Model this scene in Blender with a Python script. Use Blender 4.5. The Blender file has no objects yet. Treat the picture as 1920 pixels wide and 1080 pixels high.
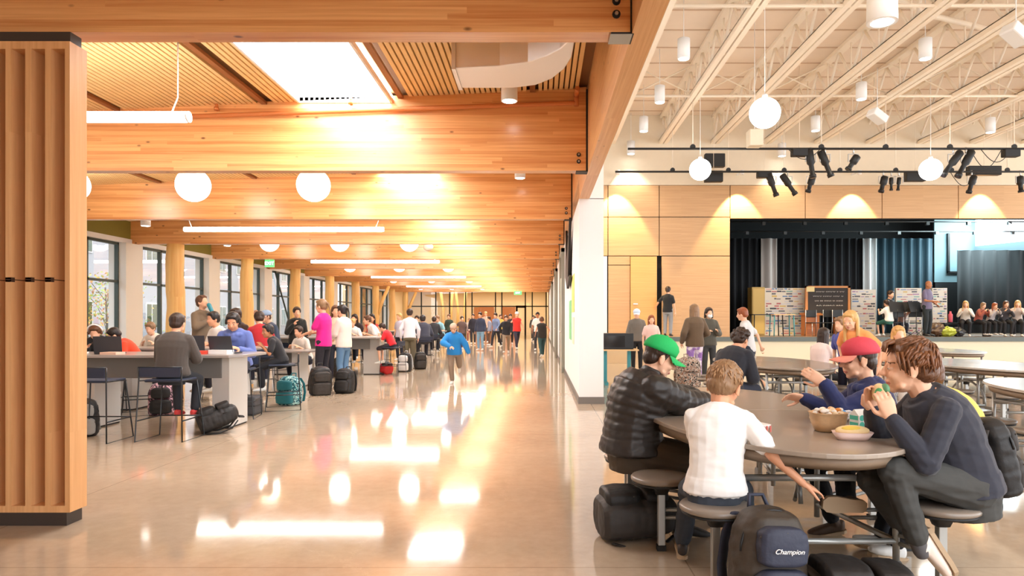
import bpy, math, random
from mathutils import Vector as V, Matrix, noise
from math import pi, sin, cos, radians as R
random.seed(7)
S = bpy.context.scene
C = S.collection

# ---------------- camera, light, exposure ----------------
CAMH, FP, CX, CY = 1.35, 1280.0, 1013.0, 600.0
cam = bpy.data.cameras.new('camera'); cam.sensor_width = 36.0; cam.lens = 36.0*FP/1920
cam.shift_x = (960-CX)/1920; cam.shift_y = (CY-540)/1920
cam.clip_end = 400; cam.clip_start = .05
camo = bpy.data.objects.new('camera', cam); C.objects.link(camo)
camo.location = (0, 0, CAMH); camo.rotation_euler = (pi/2, 0, 0); S.camera = camo
S.view_settings.view_transform = 'Standard'; S.view_settings.look = 'None'
S.view_settings.exposure = 1.22; S.view_settings.gamma = 1; S.view_settings.use_curve_mapping = False
w = bpy.data.worlds.new('sky'); S.world = w; w.use_nodes = True
bg = w.node_tree.nodes['Background']; bg.inputs[0].default_value = (.93, .96, 1, 1); bg.inputs[1].default_value = 1.9
S.cycles.max_bounces = 7; S.cycles.diffuse_bounces = 4; S.cycles.glossy_bounces = 4; S.cycles.transparent_max_bounces = 8
S.cycles.transmission_bounces = 4; S.cycles.caustics_reflective = False; S.cycles.caustics_refractive = False
S.cycles.sample_clamp_indirect = 4; S.cycles.use_denoising = True

def light(name, kind, loc, energy, col=(1, .93, .82), rot=(0, 0, 0), **k):
    l = bpy.data.lights.new(name, kind); l.energy = energy; l.color = col
    for a, b in k.items(): setattr(l, a, b)
    o = bpy.data.objects.new(name, l); C.objects.link(o); o.location = loc; o.rotation_euler = rot
    return o

def at(px, py, Y):
    "point of the photo pixel at real depth Y"
    return V(((px-CX)*Y/FP, Y, CAMH-(py-CY)*Y/FP))

# ---------------- materials ----------------
def lin(c):
    c = [x/255 for x in c]
    return tuple((x/12.92 if x <= .04045 else ((x+.055)/1.055)**2.4) for x in c)+(1,)
MATS = {}
def mat(name, col, rough=.55, metal=0, emit=0, spec=.5, bump=0, bscale=40, var=0, vscale=6, sheen=0, coat=0, stretch=None):
    if name in MATS: return MATS[name]
    m = bpy.data.materials.new(name); MATS[name] = m; m.use_nodes = True
    nt = m.node_tree; b = nt.nodes['Principled BSDF']
    c = lin(col)
    b.inputs['Base Color'].default_value = c; b.inputs['Roughness'].default_value = rough
    b.inputs['Metallic'].default_value = metal; b.inputs['Specular IOR Level'].default_value = spec
    if coat: b.inputs['Coat Weight'].default_value = coat
    if sheen: b.inputs['Sheen Weight'].default_value = sheen
    if emit:
        b.inputs['Emission Color'].default_value = c; b.inputs['Emission Strength'].default_value = emit
    if bump or var:
        tc = nt.nodes.new('ShaderNodeTexCoord'); mp = nt.nodes.new('ShaderNodeMapping')
        nt.links.new(tc.outputs['Object'], mp.inputs[0])
        if stretch: mp.inputs['Scale'].default_value = stretch
    if var:
        n = nt.nodes.new('ShaderNodeTexNoise'); n.inputs['Scale'].default_value = vscale; n.inputs['Detail'].default_value = 4
        nt.links.new(mp.outputs[0], n.inputs[0])
        h = nt.nodes.new('ShaderNodeMixRGB'); h.inputs[1].default_value = tuple(x*(1-var) for x in c[:3])+(1,)
        h.inputs[2].default_value = tuple(min(1, x*(1+var)) for x in c[:3])+(1,)
        nt.links.new(n.outputs[0], h.inputs[0]); nt.links.new(h.outputs[0], b.inputs['Base Color'])
    if bump:
        n = nt.nodes.new('ShaderNodeTexNoise'); n.inputs['Scale'].default_value = bscale; n.inputs['Detail'].default_value = 3
        nt.links.new(mp.outputs[0], n.inputs[0])
        bp = nt.nodes.new('ShaderNodeBump'); bp.inputs['Strength'].default_value = bump; bp.inputs['Distance'].default_value = .01
        nt.links.new(n.outputs[0], bp.inputs['Height']); nt.links.new(bp.outputs[0], b.inputs['Normal'])
    return m

def N(nt, t, **k):
    n = nt.nodes.new(t)
    for a, b in k.items(): setattr(n, a, b)
    return n
def mathn(nt, op, a, b=None):
    n = N(nt, 'ShaderNodeMath', operation=op)
    for i, x in enumerate((a, b)):
        if x is None: continue
        if isinstance(x, (int, float)): n.inputs[i].default_value = x
        else: nt.links.new(x, n.inputs[i])
    return n.outputs[0]

def wood(name, light_c, dark_c, axis='X', lam=.045, knots=.5, rough=.38, grain=1.0, lamvar=.55, up='Z', seam=2.6):
    """laminated timber: boards stacked along `up`, grain along `axis`"""
    if name in MATS: return MATS[name]
    m = bpy.data.materials.new(name); MATS[name] = m; m.use_nodes = True
    nt = m.node_tree; L = nt.links.new; b = nt.nodes['Principled BSDF']
    tc = N(nt, 'ShaderNodeTexCoord'); sp = N(nt, 'ShaderNodeSeparateXYZ'); L(tc.outputs['Object'], sp.inputs[0])
    a = sp.outputs[axis]; u = sp.outputs[up]; o = sp.outputs[[q for q in 'XYZ' if q not in (axis, up)][0]]
    row = mathn(nt, 'FLOOR', mathn(nt, 'DIVIDE', u, lam))
    wn = N(nt, 'ShaderNodeTexWhiteNoise', noise_dimensions='1D'); L(row, wn.inputs['W'])
    seg = mathn(nt, 'FLOOR', mathn(nt, 'ADD', mathn(nt, 'DIVIDE', a, seam), mathn(nt, 'MULTIPLY', wn.outputs['Value'], 7.3)))
    wn2 = N(nt, 'ShaderNodeTexWhiteNoise', noise_dimensions='2D'); cb = N(nt, 'ShaderNodeCombineXYZ'); L(row, cb.inputs[0]); L(seg, cb.inputs[1]); L(cb.outputs[0], wn2.inputs['Vector'])
    gv = N(nt, 'ShaderNodeCombineXYZ')
    L(mathn(nt, 'MULTIPLY', a, .55*grain), gv.inputs[0]); L(mathn(nt, 'MULTIPLY', u, 26*grain), gv.inputs[1])
    L(mathn(nt, 'ADD', mathn(nt, 'MULTIPLY', o, 14*grain), mathn(nt, 'MULTIPLY', wn2.outputs['Value'], 30)), gv.inputs[2])
    n1 = N(nt, 'ShaderNodeTexNoise'); n1.inputs['Scale'].default_value = 1.6; n1.inputs['Detail'].default_value = 5; n1.inputs['Roughness'].default_value = .6; n1.inputs['Distortion'].default_value = .4
    L(gv.outputs[0], n1.inputs[0])
    f = mathn(nt, 'ADD', mathn(nt, 'MULTIPLY', wn2.outputs['Value'], lamvar), mathn(nt, 'MULTIPLY', n1.outputs[0], 1.25-lamvar))
    r = N(nt, 'ShaderNodeValToRGB'); L(f, r.inputs[0])
    r.color_ramp.elements[0].position = .28; r.color_ramp.elements[0].color = lin(dark_c)
    r.color_ramp.elements[1].position = .85; r.color_ramp.elements[1].color = lin(light_c)
    out = r.outputs[0]
    if knots:
        kv = N(nt, 'ShaderNodeCombineXYZ'); L(mathn(nt, 'MULTIPLY', a, 2.2), kv.inputs[0]); L(mathn(nt, 'MULTIPLY', u, 4.5), kv.inputs[1]); L(mathn(nt, 'MULTIPLY', o, 3.3), kv.inputs[2])
        vo = N(nt, 'ShaderNodeTexVoronoi'); vo.inputs['Scale'].default_value = 1.15; L(kv.outputs[0], vo.inputs['Vector'])
        kr = N(nt, 'ShaderNodeValToRGB'); L(vo.outputs['Distance'], kr.inputs[0])
        kr.color_ramp.elements[0].position = .045; kr.color_ramp.elements[0].color = (1, 1, 1, 1)
        kr.color_ramp.elements[1].position = .1; kr.color_ramp.elements[1].color = (0, 0, 0, 1)
        mx = N(nt, 'ShaderNodeMixRGB'); L(mathn(nt, 'MULTIPLY', kr.outputs[0], knots), mx.inputs[0]); L(out, mx.inputs[1])
        mx.inputs[2].default_value = lin((95, 48, 22)); out = mx.outputs[0]
    L(out, b.inputs['Base Color']); b.inputs['Roughness'].default_value = rough; b.inputs['Coat Weight'].default_value = .5 if name == 'glulam_beam' else 0; b.inputs['Coat Roughness'].default_value = .22
    bp = N(nt, 'ShaderNodeBump'); bp.inputs['Strength'].default_value = .12; bp.inputs['Distance'].default_value = .01
    L(n1.outputs[0], bp.inputs['Height']); L(bp.outputs[0], b.inputs['Normal'])
    return m

def panelmat(name, light_c, dark_c, rough=.45):
    "wood veneer with fine horizontal grain"
    return wood(name, light_c, dark_c, 'X', lam=50, knots=0, rough=rough, grain=.9, lamvar=.1, up='Z')

def glassmat(name='window_glass', tint=(.97, .99, 1), refl=.5):
    if name in MATS: return MATS[name]
    m = bpy.data.materials.new(name); MATS[name] = m; m.use_nodes = True
    nt = m.node_tree; nt.nodes.clear()
    o = N(nt, 'ShaderNodeOutputMaterial'); t = N(nt, 'ShaderNodeBsdfTransparent'); t.inputs[0].default_value = tint+(1,)
    g = N(nt, 'ShaderNodeBsdfGlossy'); g.inputs['Roughness'].default_value = .01
    fr = N(nt, 'ShaderNodeLayerWeight'); fr.inputs[0].default_value = .5
    mx = N(nt, 'ShaderNodeMixShader'); nt.links.new(mathn(nt, 'ADD', mathn(nt, 'MULTIPLY', mathn(nt, 'POWER', fr.outputs['Facing'], 3), refl), .07), mx.inputs[0])
    nt.links.new(t.outputs[0], mx.inputs[1]); nt.links.new(g.outputs[0], mx.inputs[2]); nt.links.new(mx.outputs[0], o.inputs[0])
    return m

def floormat():
    m = bpy.data.materials.new('polished_concrete'); m.use_nodes = True
    nt = m.node_tree; L = nt.links.new; b = nt.nodes['Principled BSDF']
    tc = N(nt, 'ShaderNodeTexCoord')
    n1 = N(nt, 'ShaderNodeTexNoise'); n1.inputs['Scale'].default_value = .55; n1.inputs['Detail'].default_value = 6; n1.inputs['Roughness'].default_value = .6; L(tc.outputs['Object'], n1.inputs[0])
    n2 = N(nt, 'ShaderNodeTexNoise'); n2.inputs['Scale'].default_value = 9; n2.inputs['Detail'].default_value = 8; n2.inputs['Roughness'].default_value = .7; L(tc.outputs['Object'], n2.inputs[0])
    r = N(nt, 'ShaderNodeValToRGB'); L(mathn(nt, 'ADD', mathn(nt, 'MULTIPLY', n1.outputs[0], .6), mathn(nt, 'MULTIPLY', n2.outputs[0], .4)), r.inputs[0])
    r.color_ramp.elements[0].position = .35; r.color_ramp.elements[0].color = lin((176, 156, 134))
    r.color_ramp.elements[1].position = .68; r.color_ramp.elements[1].color = lin((204, 184, 160))
    # saw-cut joints
    sp = N(nt, 'ShaderNodeSeparateXYZ'); L(tc.outputs['Object'], sp.inputs[0])
    def joint(o, per, off):
        q = mathn(nt, 'FRACT', mathn(nt, 'DIVIDE', mathn(nt, 'ADD', o, off), per))
        return mathn(nt, 'LESS_THAN', q, .008/per)
    j = mathn(nt, 'MAXIMUM', joint(sp.outputs[0], 4.31, 3.5), joint(sp.outputs[1], 4.31, 4.9))
    # hairline cracks
    vo = N(nt, 'ShaderNodeTexVoronoi', feature='DISTANCE_TO_EDGE'); vo.inputs['Scale'].default_value = .33
    ad = N(nt, 'ShaderNodeVectorMath', operation='ADD'); L(tc.outputs['Object'], ad.inputs[0]); sc = N(nt, 'ShaderNodeVectorMath', operation='SCALE'); sc.inputs['Scale'].default_value = .35; L(n2.outputs[1], sc.inputs[0]); L(sc.outputs[0], ad.inputs[1]); L(ad.outputs[0], vo.inputs['Vector'])
    ck = mathn(nt, 'MULTIPLY', mathn(nt, 'LESS_THAN', vo.outputs['Distance'], .0016), .35)
    mx = N(nt, 'ShaderNodeMixRGB'); L(mathn(nt, 'MULTIPLY', j, .5), mx.inputs[0]); L(r.outputs[0], mx.inputs[1]); mx.inputs[2].default_value = lin((104, 84, 66))
    m2 = N(nt, 'ShaderNodeMixRGB'); L(ck, m2.inputs[0]); L(mx.outputs[0], m2.inputs[1]); m2.inputs[2].default_value = lin((205, 185, 160))
    L(m2.outputs[0], b.inputs['Base Color'])
    rr = N(nt, 'ShaderNodeMapRange'); L(n2.outputs[0], rr.inputs[0]); rr.inputs[3].default_value = .04; rr.inputs[4].default_value = .11
    L(rr.outputs[0], b.inputs['Roughness']); b.inputs['Specular IOR Level'].default_value = .5; b.inputs['IOR'].default_value = 1.5
    bp = N(nt, 'ShaderNodeBump'); bp.inputs['Strength'].default_value = .025; bp.inputs['Distance'].default_value = .02
    n3 = N(nt, 'ShaderNodeTexNoise'); n3.inputs['Scale'].default_value = 1.3; n3.inputs['Detail'].default_value = 2; L(tc.outputs['Object'], n3.inputs[0])
    L(n3.outputs[0], bp.inputs['Height']); L(bp.outputs[0], b.inputs['Normal'])
    return m

# ---------------- mesh builder ----------------
class MB:
    def __init__(s): s.v = []; s.f = []; s.mi = []; s.cur = 0; s.sm = []; s.smooth = False
    def add(s, vs, fs, smooth=None):
        n = len(s.v); s.v += [tuple(x) for x in vs]
        for f in fs: s.f.append(tuple(i+n for i in f)); s.mi.append(s.cur); s.sm.append(s.smooth if smooth is None else smooth)
        return s
    def box(s, x0, x1, y0, y1, z0, z1):
        x0, x1 = min(x0, x1), max(x0, x1); y0, y1 = min(y0, y1), max(y0, y1); z0, z1 = min(z0, z1), max(z0, z1)
        vs = [(x, y, z) for z in (z0, z1) for y in (y0, y1) for x in (x0, x1)]
        return s.add(vs, [(0, 2, 3, 1), (4, 5, 7, 6), (0, 1, 5, 4), (2, 6, 7, 3), (0, 4, 6, 2), (1, 3, 7, 5)])
    def hexa(s, p):  # 8 points, same order as box
        return s.add(p, [(0, 2, 3, 1), (4, 5, 7, 6), (0, 1, 5, 4), (2, 6, 7, 3), (0, 4, 6, 2), (1, 3, 7, 5)])
    def loft(s, rings, n=12, closed=True, p=2.0, cap=True, smooth=True):
        "rings: (centre, A, B) half-axes; p superellipse exponent"
        vs = []
        for c, A, B in rings:
            for i in range(n):
                t = 2*pi*i/n; ct, st = cos(t), sin(t)
                x = abs(ct)**(2/p)*(1 if ct >= 0 else -1); y = abs(st)**(2/p)*(1 if st >= 0 else -1)
                vs.append(V(c)+V(A)*x+V(B)*y)
        fs = []
        for k in range(len(rings)-1):
            for i in range(n):
                j = (i+1) % n; fs.append((k*n+i, k*n+j, (k+1)*n+j, (k+1)*n+i))
        m = len(rings)
        s.add(vs, fs, smooth)
        if cap:
            n0 = len(s.v)-len(vs)
            s.f.append(tuple(n0+i for i in reversed(range(n)))); s.mi.append(s.cur); s.sm.append(False)
            s.f.append(tuple(n0+(m-1)*n+i for i in range(n))); s.mi.append(s.cur); s.sm.append(False)
        return s
    def tube(s, pts, r, n=8, smooth=True, rb=None):
        pts = [V(p) for p in pts]; rings = []
        up = V((0, 0, 1)); d0 = (pts[1]-pts[0]).normalized()
        A = d0.cross(up) if abs(d0.z) < .9 else d0.cross(V((1, 0, 0)))
        A.normalize()
        for i, p in enumerate(pts):
            d = (pts[min(i+1, len(pts)-1)]-pts[max(i-1, 0)]).normalized()
            A = (A-d*A.dot(d)).normalized(); B = d.cross(A)
            rr = r if not callable(r) else r(i/(len(pts)-1)); r2 = rb if rb else rr
            rings.append((p, A*rr, B*r2))
        return s.loft(rings, n, smooth=smooth)
    def cyl(s, a, b, r, r2=None, n=16, smooth=True):
        a, b = V(a), V(b); r2 = r if r2 is None else r2
        d = (b-a).normalized(); A = d.cross(V((0, 0, 1))) if abs(d.z) < .9 else d.cross(V((0, 1, 0))); A.normalize(); B = d.cross(A)
        return s.loft([(a, A*r, B*r), (b, A*r2, B*r2)], n, smooth=smooth)
    def caps(s, a, b, ra, rb, n=12, k=3):
        "tapered capsule"
        a, b = V(a), V(b); d = (b-a)
        if d.length < 1e-5: d = V((0, 0, 1e-4)); b = a+d
        d.normalize(); A = d.cross(V((0, 0, 1))) if abs(d.z) < .9 else d.cross(V((0, 1, 0))); A.normalize(); B = d.cross(A)
        rings = []
        for i in range(k+1):
            t = pi/2*(1-i/k)*.97; rings.append((a-d*ra*sin(t), A*ra*cos(t), B*ra*cos(t)))
        for i in range(k+1):
            t = pi/2*(i/k)*.97; rings.append((b+d*rb*sin(t), A*rb*cos(t), B*rb*cos(t)))
        return s.loft(rings, n)
    def ell(s, c, rx, ry, rz, M=None, n=16, k=10):
        c = V(c); M = M or Matrix.Identity(3); rings = []
        for i in range(k+1):
            t = -pi/2+pi*i/k; t = max(-pi/2*.985, min(pi/2*.985, t))
            rings.append((c+M@V((0, 0, rz*sin(t))), M@V((rx*cos(t), 0, 0)), M@V((0, ry*cos(t), 0))))
        return s.loft(rings, n)
    def lathe(s, prof, c=(0, 0, 0), n=24, smooth=True):
        c = V(c)
        return s.loft([(c+V((0, 0, z)), V((r, 0, 0)), V((0, r, 0))) for r, z in prof], n, smooth=smooth)
    def prism(s, poly, z0, z1, axis='Z'):
        n = len(poly)
        def q(x, y, z): return {'Z': (x, y, z), 'X': (z, x, y), 'Y': (x, z, y)}[axis]
        vs = [q(x, y, z0) for x, y in poly]+[q(x, y, z1) for x, y in poly]
        fs = [tuple(reversed(range(n))), tuple(range(n, 2*n))]+[(i, (i+1) % n, n+(i+1) % n, n+i) for i in range(n)]
        return s.add(vs, fs)
    def build(s, name, m, parent=None, loc=None, rot=None, bevel=0):
        me = bpy.data.meshes.new(name); me.from_pydata(s.v, [], s.f)
        for x in (m if isinstance(m, (list, tuple)) else [m]): me.materials.append(x)
        me.polygons.foreach_set('material_index', s.mi); me.polygons.foreach_set('use_smooth', s.sm)
        o = bpy.data.objects.new(name, me); C.objects.link(o)
        if parent: o.parent = parent
        if loc is not None: o.location = loc
        if rot is not None: o.rotation_euler = rot
        if bevel:
            bv = o.modifiers.new('b', 'BEVEL'); bv.width = bevel; bv.segments = 2; bv.limit_method = 'ANGLE'
        return o

def tag(o, label=None, cat=None, group=None, kind=None):
    if label: o['label'] = label
    if cat: o['category'] = cat
    if group: o['group'] = group
    if kind: o['kind'] = kind
    return o
def thing(name, label, cat, loc=(0, 0, 0), rz=0, group=None):
    o = bpy.data.objects.new(name, None); C.objects.link(o); o.location = loc; o.rotation_euler = (0, 0, rz)
    o.empty_display_size = .1
    return tag(o, label, cat if label else None, group)
def struct(name, mb, m, **k):
    return tag(mb.build(name, m, **k), kind='structure')
def copy_tree(o, parent=None, kids=None):
    c = o.copy(); C.objects.link(c)
    if parent: c.parent = parent
    for ch in [x for x in ALLKIDS(o)]: copy_tree(ch, c)
    return c
def ALLKIDS(o): return list(o.children)
def dup(o, loc, rz=None, label=None, group=None):
    c = copy_tree(o); c.location = loc
    if rz is not None: c.rotation_euler = (0, 0, rz)
    if label: c['label'] = label
    if group: c['group'] = group
    return c

# palette
glu = wood('glulam_beam', (248, 188, 124), (206, 126, 64), 'X', lam=.043, knots=.85, rough=.33, lamvar=.32, seam=4.2)
gluY = wood('glulam_girder', (244, 196, 140), (216, 152, 94), 'Y', lam=.3, knots=.6, rough=.4, up='X', lamvar=.3)
slatw = mat('ceiling_slat_wood', (250, 208, 148), .5, var=.14, vscale=3)
screenw = wood('screen_wood', (238, 184, 128), (214, 152, 96), 'Z', lam=.3, knots=0, rough=.4, up='X', lamvar=.15)
logw = wood('log_wood', (255, 212, 138), (236, 176, 98), 'Z', lam=9, knots=.8, rough=.5, up='X', lamvar=.1, grain=.5)
panelw = panelmat('wall_panel_veneer', (218, 176, 128), (196, 150, 104))
doorw = panelmat('door_veneer', (240, 186, 112), (220, 160, 88))
white = mat('white_paint', (244, 244, 244), .6)
cream = mat('cream_paint', (236, 222, 198), .7, var=.04)
deckc = mat('cream_roof_deck', (244, 226, 206), .75, var=.05, vscale=2)
olive = mat('olive_paint', (140, 130, 60), .6)
black = mat('black_metal', (22, 22, 23), .5, bump=.1)
darkfr = mat('dark_window_frame', (72, 82, 76), .4, metal=.3)
greyb = mat('grey_rubber_base', (120, 114, 108), .6)
steel = mat('brushed_steel', (205, 205, 203), .3, metal=1)
galv = mat('duct_steel', (222, 218, 214), .42, metal=.85)
tgrey = mat('grey_powder_frame', (176, 176, 172), .35, metal=.5)
lit = mat('lamp_glow', (255, 252, 246), .5, emit=9)
globem = mat('globe_glass_glow', (255, 252, 246), .5, emit=5)
dk = mat('void_black', (12, 12, 13), .9)

def lettering(txt, size, loc, rot, m, parent, ext=.002, shear=0, sx=1):
    "raised letters as a mesh"
    cu = bpy.data.curves.new('t', 'FONT'); cu.body = txt; cu.size = size; cu.align_x = 'CENTER'; cu.align_y = 'CENTER'; cu.extrude = ext; cu.shear = shear
    o = bpy.data.objects.new('t', cu); C.objects.link(o); dg = bpy.context.evaluated_depsgraph_get(); dg.update()
    me = bpy.data.meshes.new_from_object(o.evaluated_get(dg)); bpy.data.objects.remove(o)
    me.materials.clear(); me.materials.append(m)
    o = bpy.data.objects.new('lettering', me); C.objects.link(o); o.parent = parent; o.location = loc; o.rotation_euler = rot; o.scale = (sx, 1, 1)
    return o
# ================= corridor structure =================
SP, Y0 = 4.31, 4.65
YB = [Y0+SP*k for k in range(11)]
XL, XR, ZB = -10.55, .605, 3.31          # beam left/right ends, underside
def zc(x): return 4.36+.045*x            # sloping underside of the wooden ceiling
fm = floormat()
fl = MB(); fl.add([(-11.2, -9, 0), (24, -9, 0), (24, 75, 0), (-11.2, 75, 0)], [(0, 1, 2, 3)])
struct('floor', fl, fm)

m = MB()
for k, y in enumerate(YB):
    pass
def beam(k, y):
    t = thing('glulam_beam', '', 'beam', (0, y, 0)); t['kind'] = 'structure'
    b = MB(); xl = XL if k else -12
    zz = lambda x: zc(x)+.02
    xr = XR if k else .618
    b.hexa([(xl, 0, ZB), (xr, 0, ZB), (xl, .17, ZB), (xr, .17, ZB), (xl, 0, zz(xl)), (xr, 0, zz(xr)), (xl, .17, zz(xl)), (xr, .17, zz(xr))])
    b.build('timber', glu, t)
    br = MB(); br.box(xr-.005, xr+.02, -.005, .175, ZB-.01, 4.38); br.box(xr-.135, xr+.02, -.004, .174, ZB-.012, ZB)
    br.build('steel_bracket', mat('bracket_black', (40, 30, 26), .6), t)
    if k == 0:
        MB().box(xr-.14, xr+.01, .0, .17, ZB-.013, ZB-.012).build('bracket_seat', tgrey, t)
    for z in ([3.43, 3.52]):
        q = MB(); q.cyl((xr-.1, -.001, z), (xr-.1, -.012, z), .028); q.build('bolt_plate', black, t)
        q = MB(); q.cyl((xr-.1, -.012, z), (xr-.1, -.03, z), .013, n=6); q.build('bolt', steel, t)

    return t
for k, y in enumerate(YB): beam(k, y)

# ceiling: deck, slats, skylight wells
d = MB(); SX0, SX1 = -3.15, -1.97
def deckpart(x0, x1, ya, yb, b=d, dz=.06, th=.1):
    b.hexa([(x0, ya, zc(x0)+dz), (x1, ya, zc(x1)+dz), (x0, yb, zc(x0)+dz), (x1, yb, zc(x1)+dz),
            (x0, ya, zc(x0)+dz+th), (x1, ya, zc(x1)+dz+th), (x0, yb, zc(x0)+dz+th), (x1, yb, zc(x1)+dz+th)])
deckpart(-12, SX0, -1, 49); deckpart(SX1, .7, -1, 49)
wells = [(y+.9, y+SP-.02) for y in YB[:-1]]
prev = -1
for a, b_ in wells:
    if a > prev: deckpart(SX0, SX1, prev, a)
    prev = b_
deckpart(SX0, SX1, prev, 49)
struct('ceiling', d, mat('ceiling_backing', (134, 92, 54), .8))
sl = MB(); x = -11.9; gaps = [-9.2, -7.4, -5.55, -3.62, -1.83, -.1]
while x < .5:
    if all(abs(x-g) > .09 for g in gaps):
        if SX0-.03 < x < SX1+.03:
            prev = -1
            for a, b_ in wells:
                if a > prev: deckpart(x-.024, x+.024, prev, a, sl, .0, .05)
                prev = b_
            deckpart(x-.024, x+.024, prev, 49, sl, 0, .05)
        else: deckpart(x-.024, x+.024, -1, 49, sl, .0, .05)
    x += .068
struct('ceiling_slats', sl, slatw)
j = MB()
for g in gaps:
    j.box(g-.035, g+.035, -1, 49, zc(g)-.02, zc(g)+.02)
struct('ceiling_trim', j, mat('joint_strip', (150, 92, 48), .5))
sk = MB()
for a, b_ in wells:
    z0 = zc(-2.5)+.0
    for (x0, x1, y0, y1) in ((SX0-.03, SX0, a-.03, b_+.03), (SX1, SX1+.03, a-.03, b_+.03), (SX0, SX1, a-.03, a), (SX0, SX1, b_, b_+.03)):
        sk.box(x0, x1, y0, y1, z0-.05, z0+.05)
struct('trim_skylights', sk, white)
z9 = zc(-2.5)+.02
for i, (a, b_) in enumerate(wells):
    g = MB(); g.box(SX0-.03, SX1+.03, a-.03, b_+.03, z9, z9+.03); struct('window_%d' % (30+i), g, mat('skylight_glazing', (255, 255, 255), .3, emit=6))

# girder on the right of the corridor and the wall under it
g = MB(); g.box(.625, .79, -1, 10.98, ZB-.01, 4.5); g.box(.625, .79, 10.98, 49, 3.62, 4.5)
struct('trim_girder', g, gluY)
w_ = MB(); w_.box(.627, 1.02, 11, 49, 0, 3.31); w_.box(.8, 1.02, 11, 49, 3.3, 7.9)
struct('wall_middle', w_, white)
bb = MB(); bb.box(.612, 1.035, 10.985, 49, 0, .11); struct('baseboard_middle', bb, greyb)
up = MB(); up.box(.79, .83, -1, 11, 4.3, 7.95); struct('wall_above_girder', up, cream)

# unseen wall and ceiling added behind the camera to keep sky light out
b = MB(); b.box(-11, .7, -5.2, -5, 0, 4.5); struct('wall_light_block', b, mat('rear_block_wood', (206, 160, 112), .6))
b = MB(); b.box(-12, .8, -5.2, -1, 4.4, 4.5); struct('ceiling_light_block', b, slatw)
# left window wall
XW = XL
hd = MB(); hd.box(XW-.25, XW, -2, 49, 3.42, 4.2); struct('wall_left', hd, olive)
tr = MB(); tr.box(XW-.25, XW+.04, -2, 49, 3.3, 3.42); struct('trim_1', tr, white)
si = MB(); si.box(XW-.25, XW+.03, -2, 49, 0, .35); struct('wall_left_low', si, white)
pr = MB()
for k in range(-1, 11):
    y = Y0+SP*k; pr.box(XW-.3, XW+.14, y-.42, y+.3, 0, 3.3)
struct('trim_2', pr, mat('pier_white', (244, 240, 232), .6))
for k in range(-1, 10):
    y0 = Y0+SP*k+.3; y1 = y0+SP-.72; x0 = XW-.14
    t = thing('window_%d' % (k+2), '', 'window', (0, 0, 0)); t['kind'] = 'structure'
    f = MB(); n = 3
    for i in range(n+1):
        yy = y0+(y1-y0)*i/n; f.box(x0, x0+.1, yy-.035, yy+.035, .35, 3.3)
    for z in (.4, 2.32, 3.27): f.box(x0, x0+.1, y0, y1, z-.03, z+.03)
    f.build('window_frame', darkfr, t)
    p = MB(); p.box(x0+.045, x0+.055, y0, y1, .35, 3.3); p.build('pane', glassmat(), t)
# a diagonal brace rod seen in one window bay
br = MB(); br.tube([(XW-.02, 27.2, 3.3), (XW-.02, 29.3, .5)], .035); br.build('brace_rod', darkfr)
tag(bpy.data.objects['brace_rod'], 'dark diagonal steel brace rod crossing a tall window behind the raised hand', 'brace')

# outside
og = MB(); og.add([(-90, -40, -.05), (-11.2, -40, -.05), (-11.2, 110, -.05), (-90, 110, -.05)], [(0, 1, 2, 3)])
struct('ground_outside', og, mat('pavement', (140, 138, 134), .85, var=.1, vscale=.4))
fa = thing('neighbouring_building', 'pale grey building with paired windows seen outside through the tall windows', 'building', (-24, 0, 0))
b = MB(); b.box(-8, 0, -30, 78, -.1, 9.5); b.build('wall', mat('facade_grey', (160, 162, 166), .8), fa)
wnm = mat('facade_window_glass', (46, 74, 50), .15); frm = mat('facade_window_frame', (210, 210, 208), .6)
for i in range(21):
    y = 8+i*3.1
    for z in (.9, 5.0):
        q = MB(); q.box(.0, .06, y-.62, y+.62, z-.06, z+1.5); o = q.build('window', frm, fa)
        q = MB()
        q.box(.06, .08, y-.54, y-.06, z, z+1.42); q.box(.06, .08, y+.06, y+.54, z, z+1.42); q.build('pane', wnm, o)
for (x, y, s, nm, lab) in ((-13.6, 17.0, .9, 'autumn', 'small autumn tree with yellow leaves outside beside the first log column'), (-15.4, 24.2, 1.15, 'green', 'young green and yellow tree outside between two log columns')):
    t = thing('young_tree', lab, 'tree', (x, y, 0)); q = MB(); rnd = random.Random(int(y))
    q.tube([(0, 0, 0), (.03, .02, 1.2), (-.02, 0, 2.5)], lambda u: .05-.03*u)
    for i in range(9):
        a = i*2.4; q.tube([(0, 0, .9+.16*i), (.5*cos(a), .5*sin(a), 1.4+.18*i)], .012, n=5)
    q.build('trunk', mat('bark', (96, 76, 58), .9), t)
    lf = MB()
    for i in range(900):
        c = V((rnd.gauss(0, .5*s), rnd.gauss(0, .5*s), rnd.uniform(.7, 3.0))); a = V((rnd.uniform(-1, 1), rnd.uniform(-1, 1), rnd.uniform(-1, 1))).normalized()*.05; bb_ = a.orthogonal().normalized()*.035
        lf.cur = rnd.choice((0, 0, 1, 2) if nm == 'green' else (1, 1, 0, 2)); lf.add([c-a, c+bb_, c+a, c-bb_], [(0, 1, 2, 3)])
    lf.build('foliage', [mat('leaf_green', (140, 168, 80), .7), mat('leaf_yellow', (226, 186, 92), .7), mat('leaf_rust', (190, 130, 90), .7)], t)

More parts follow.
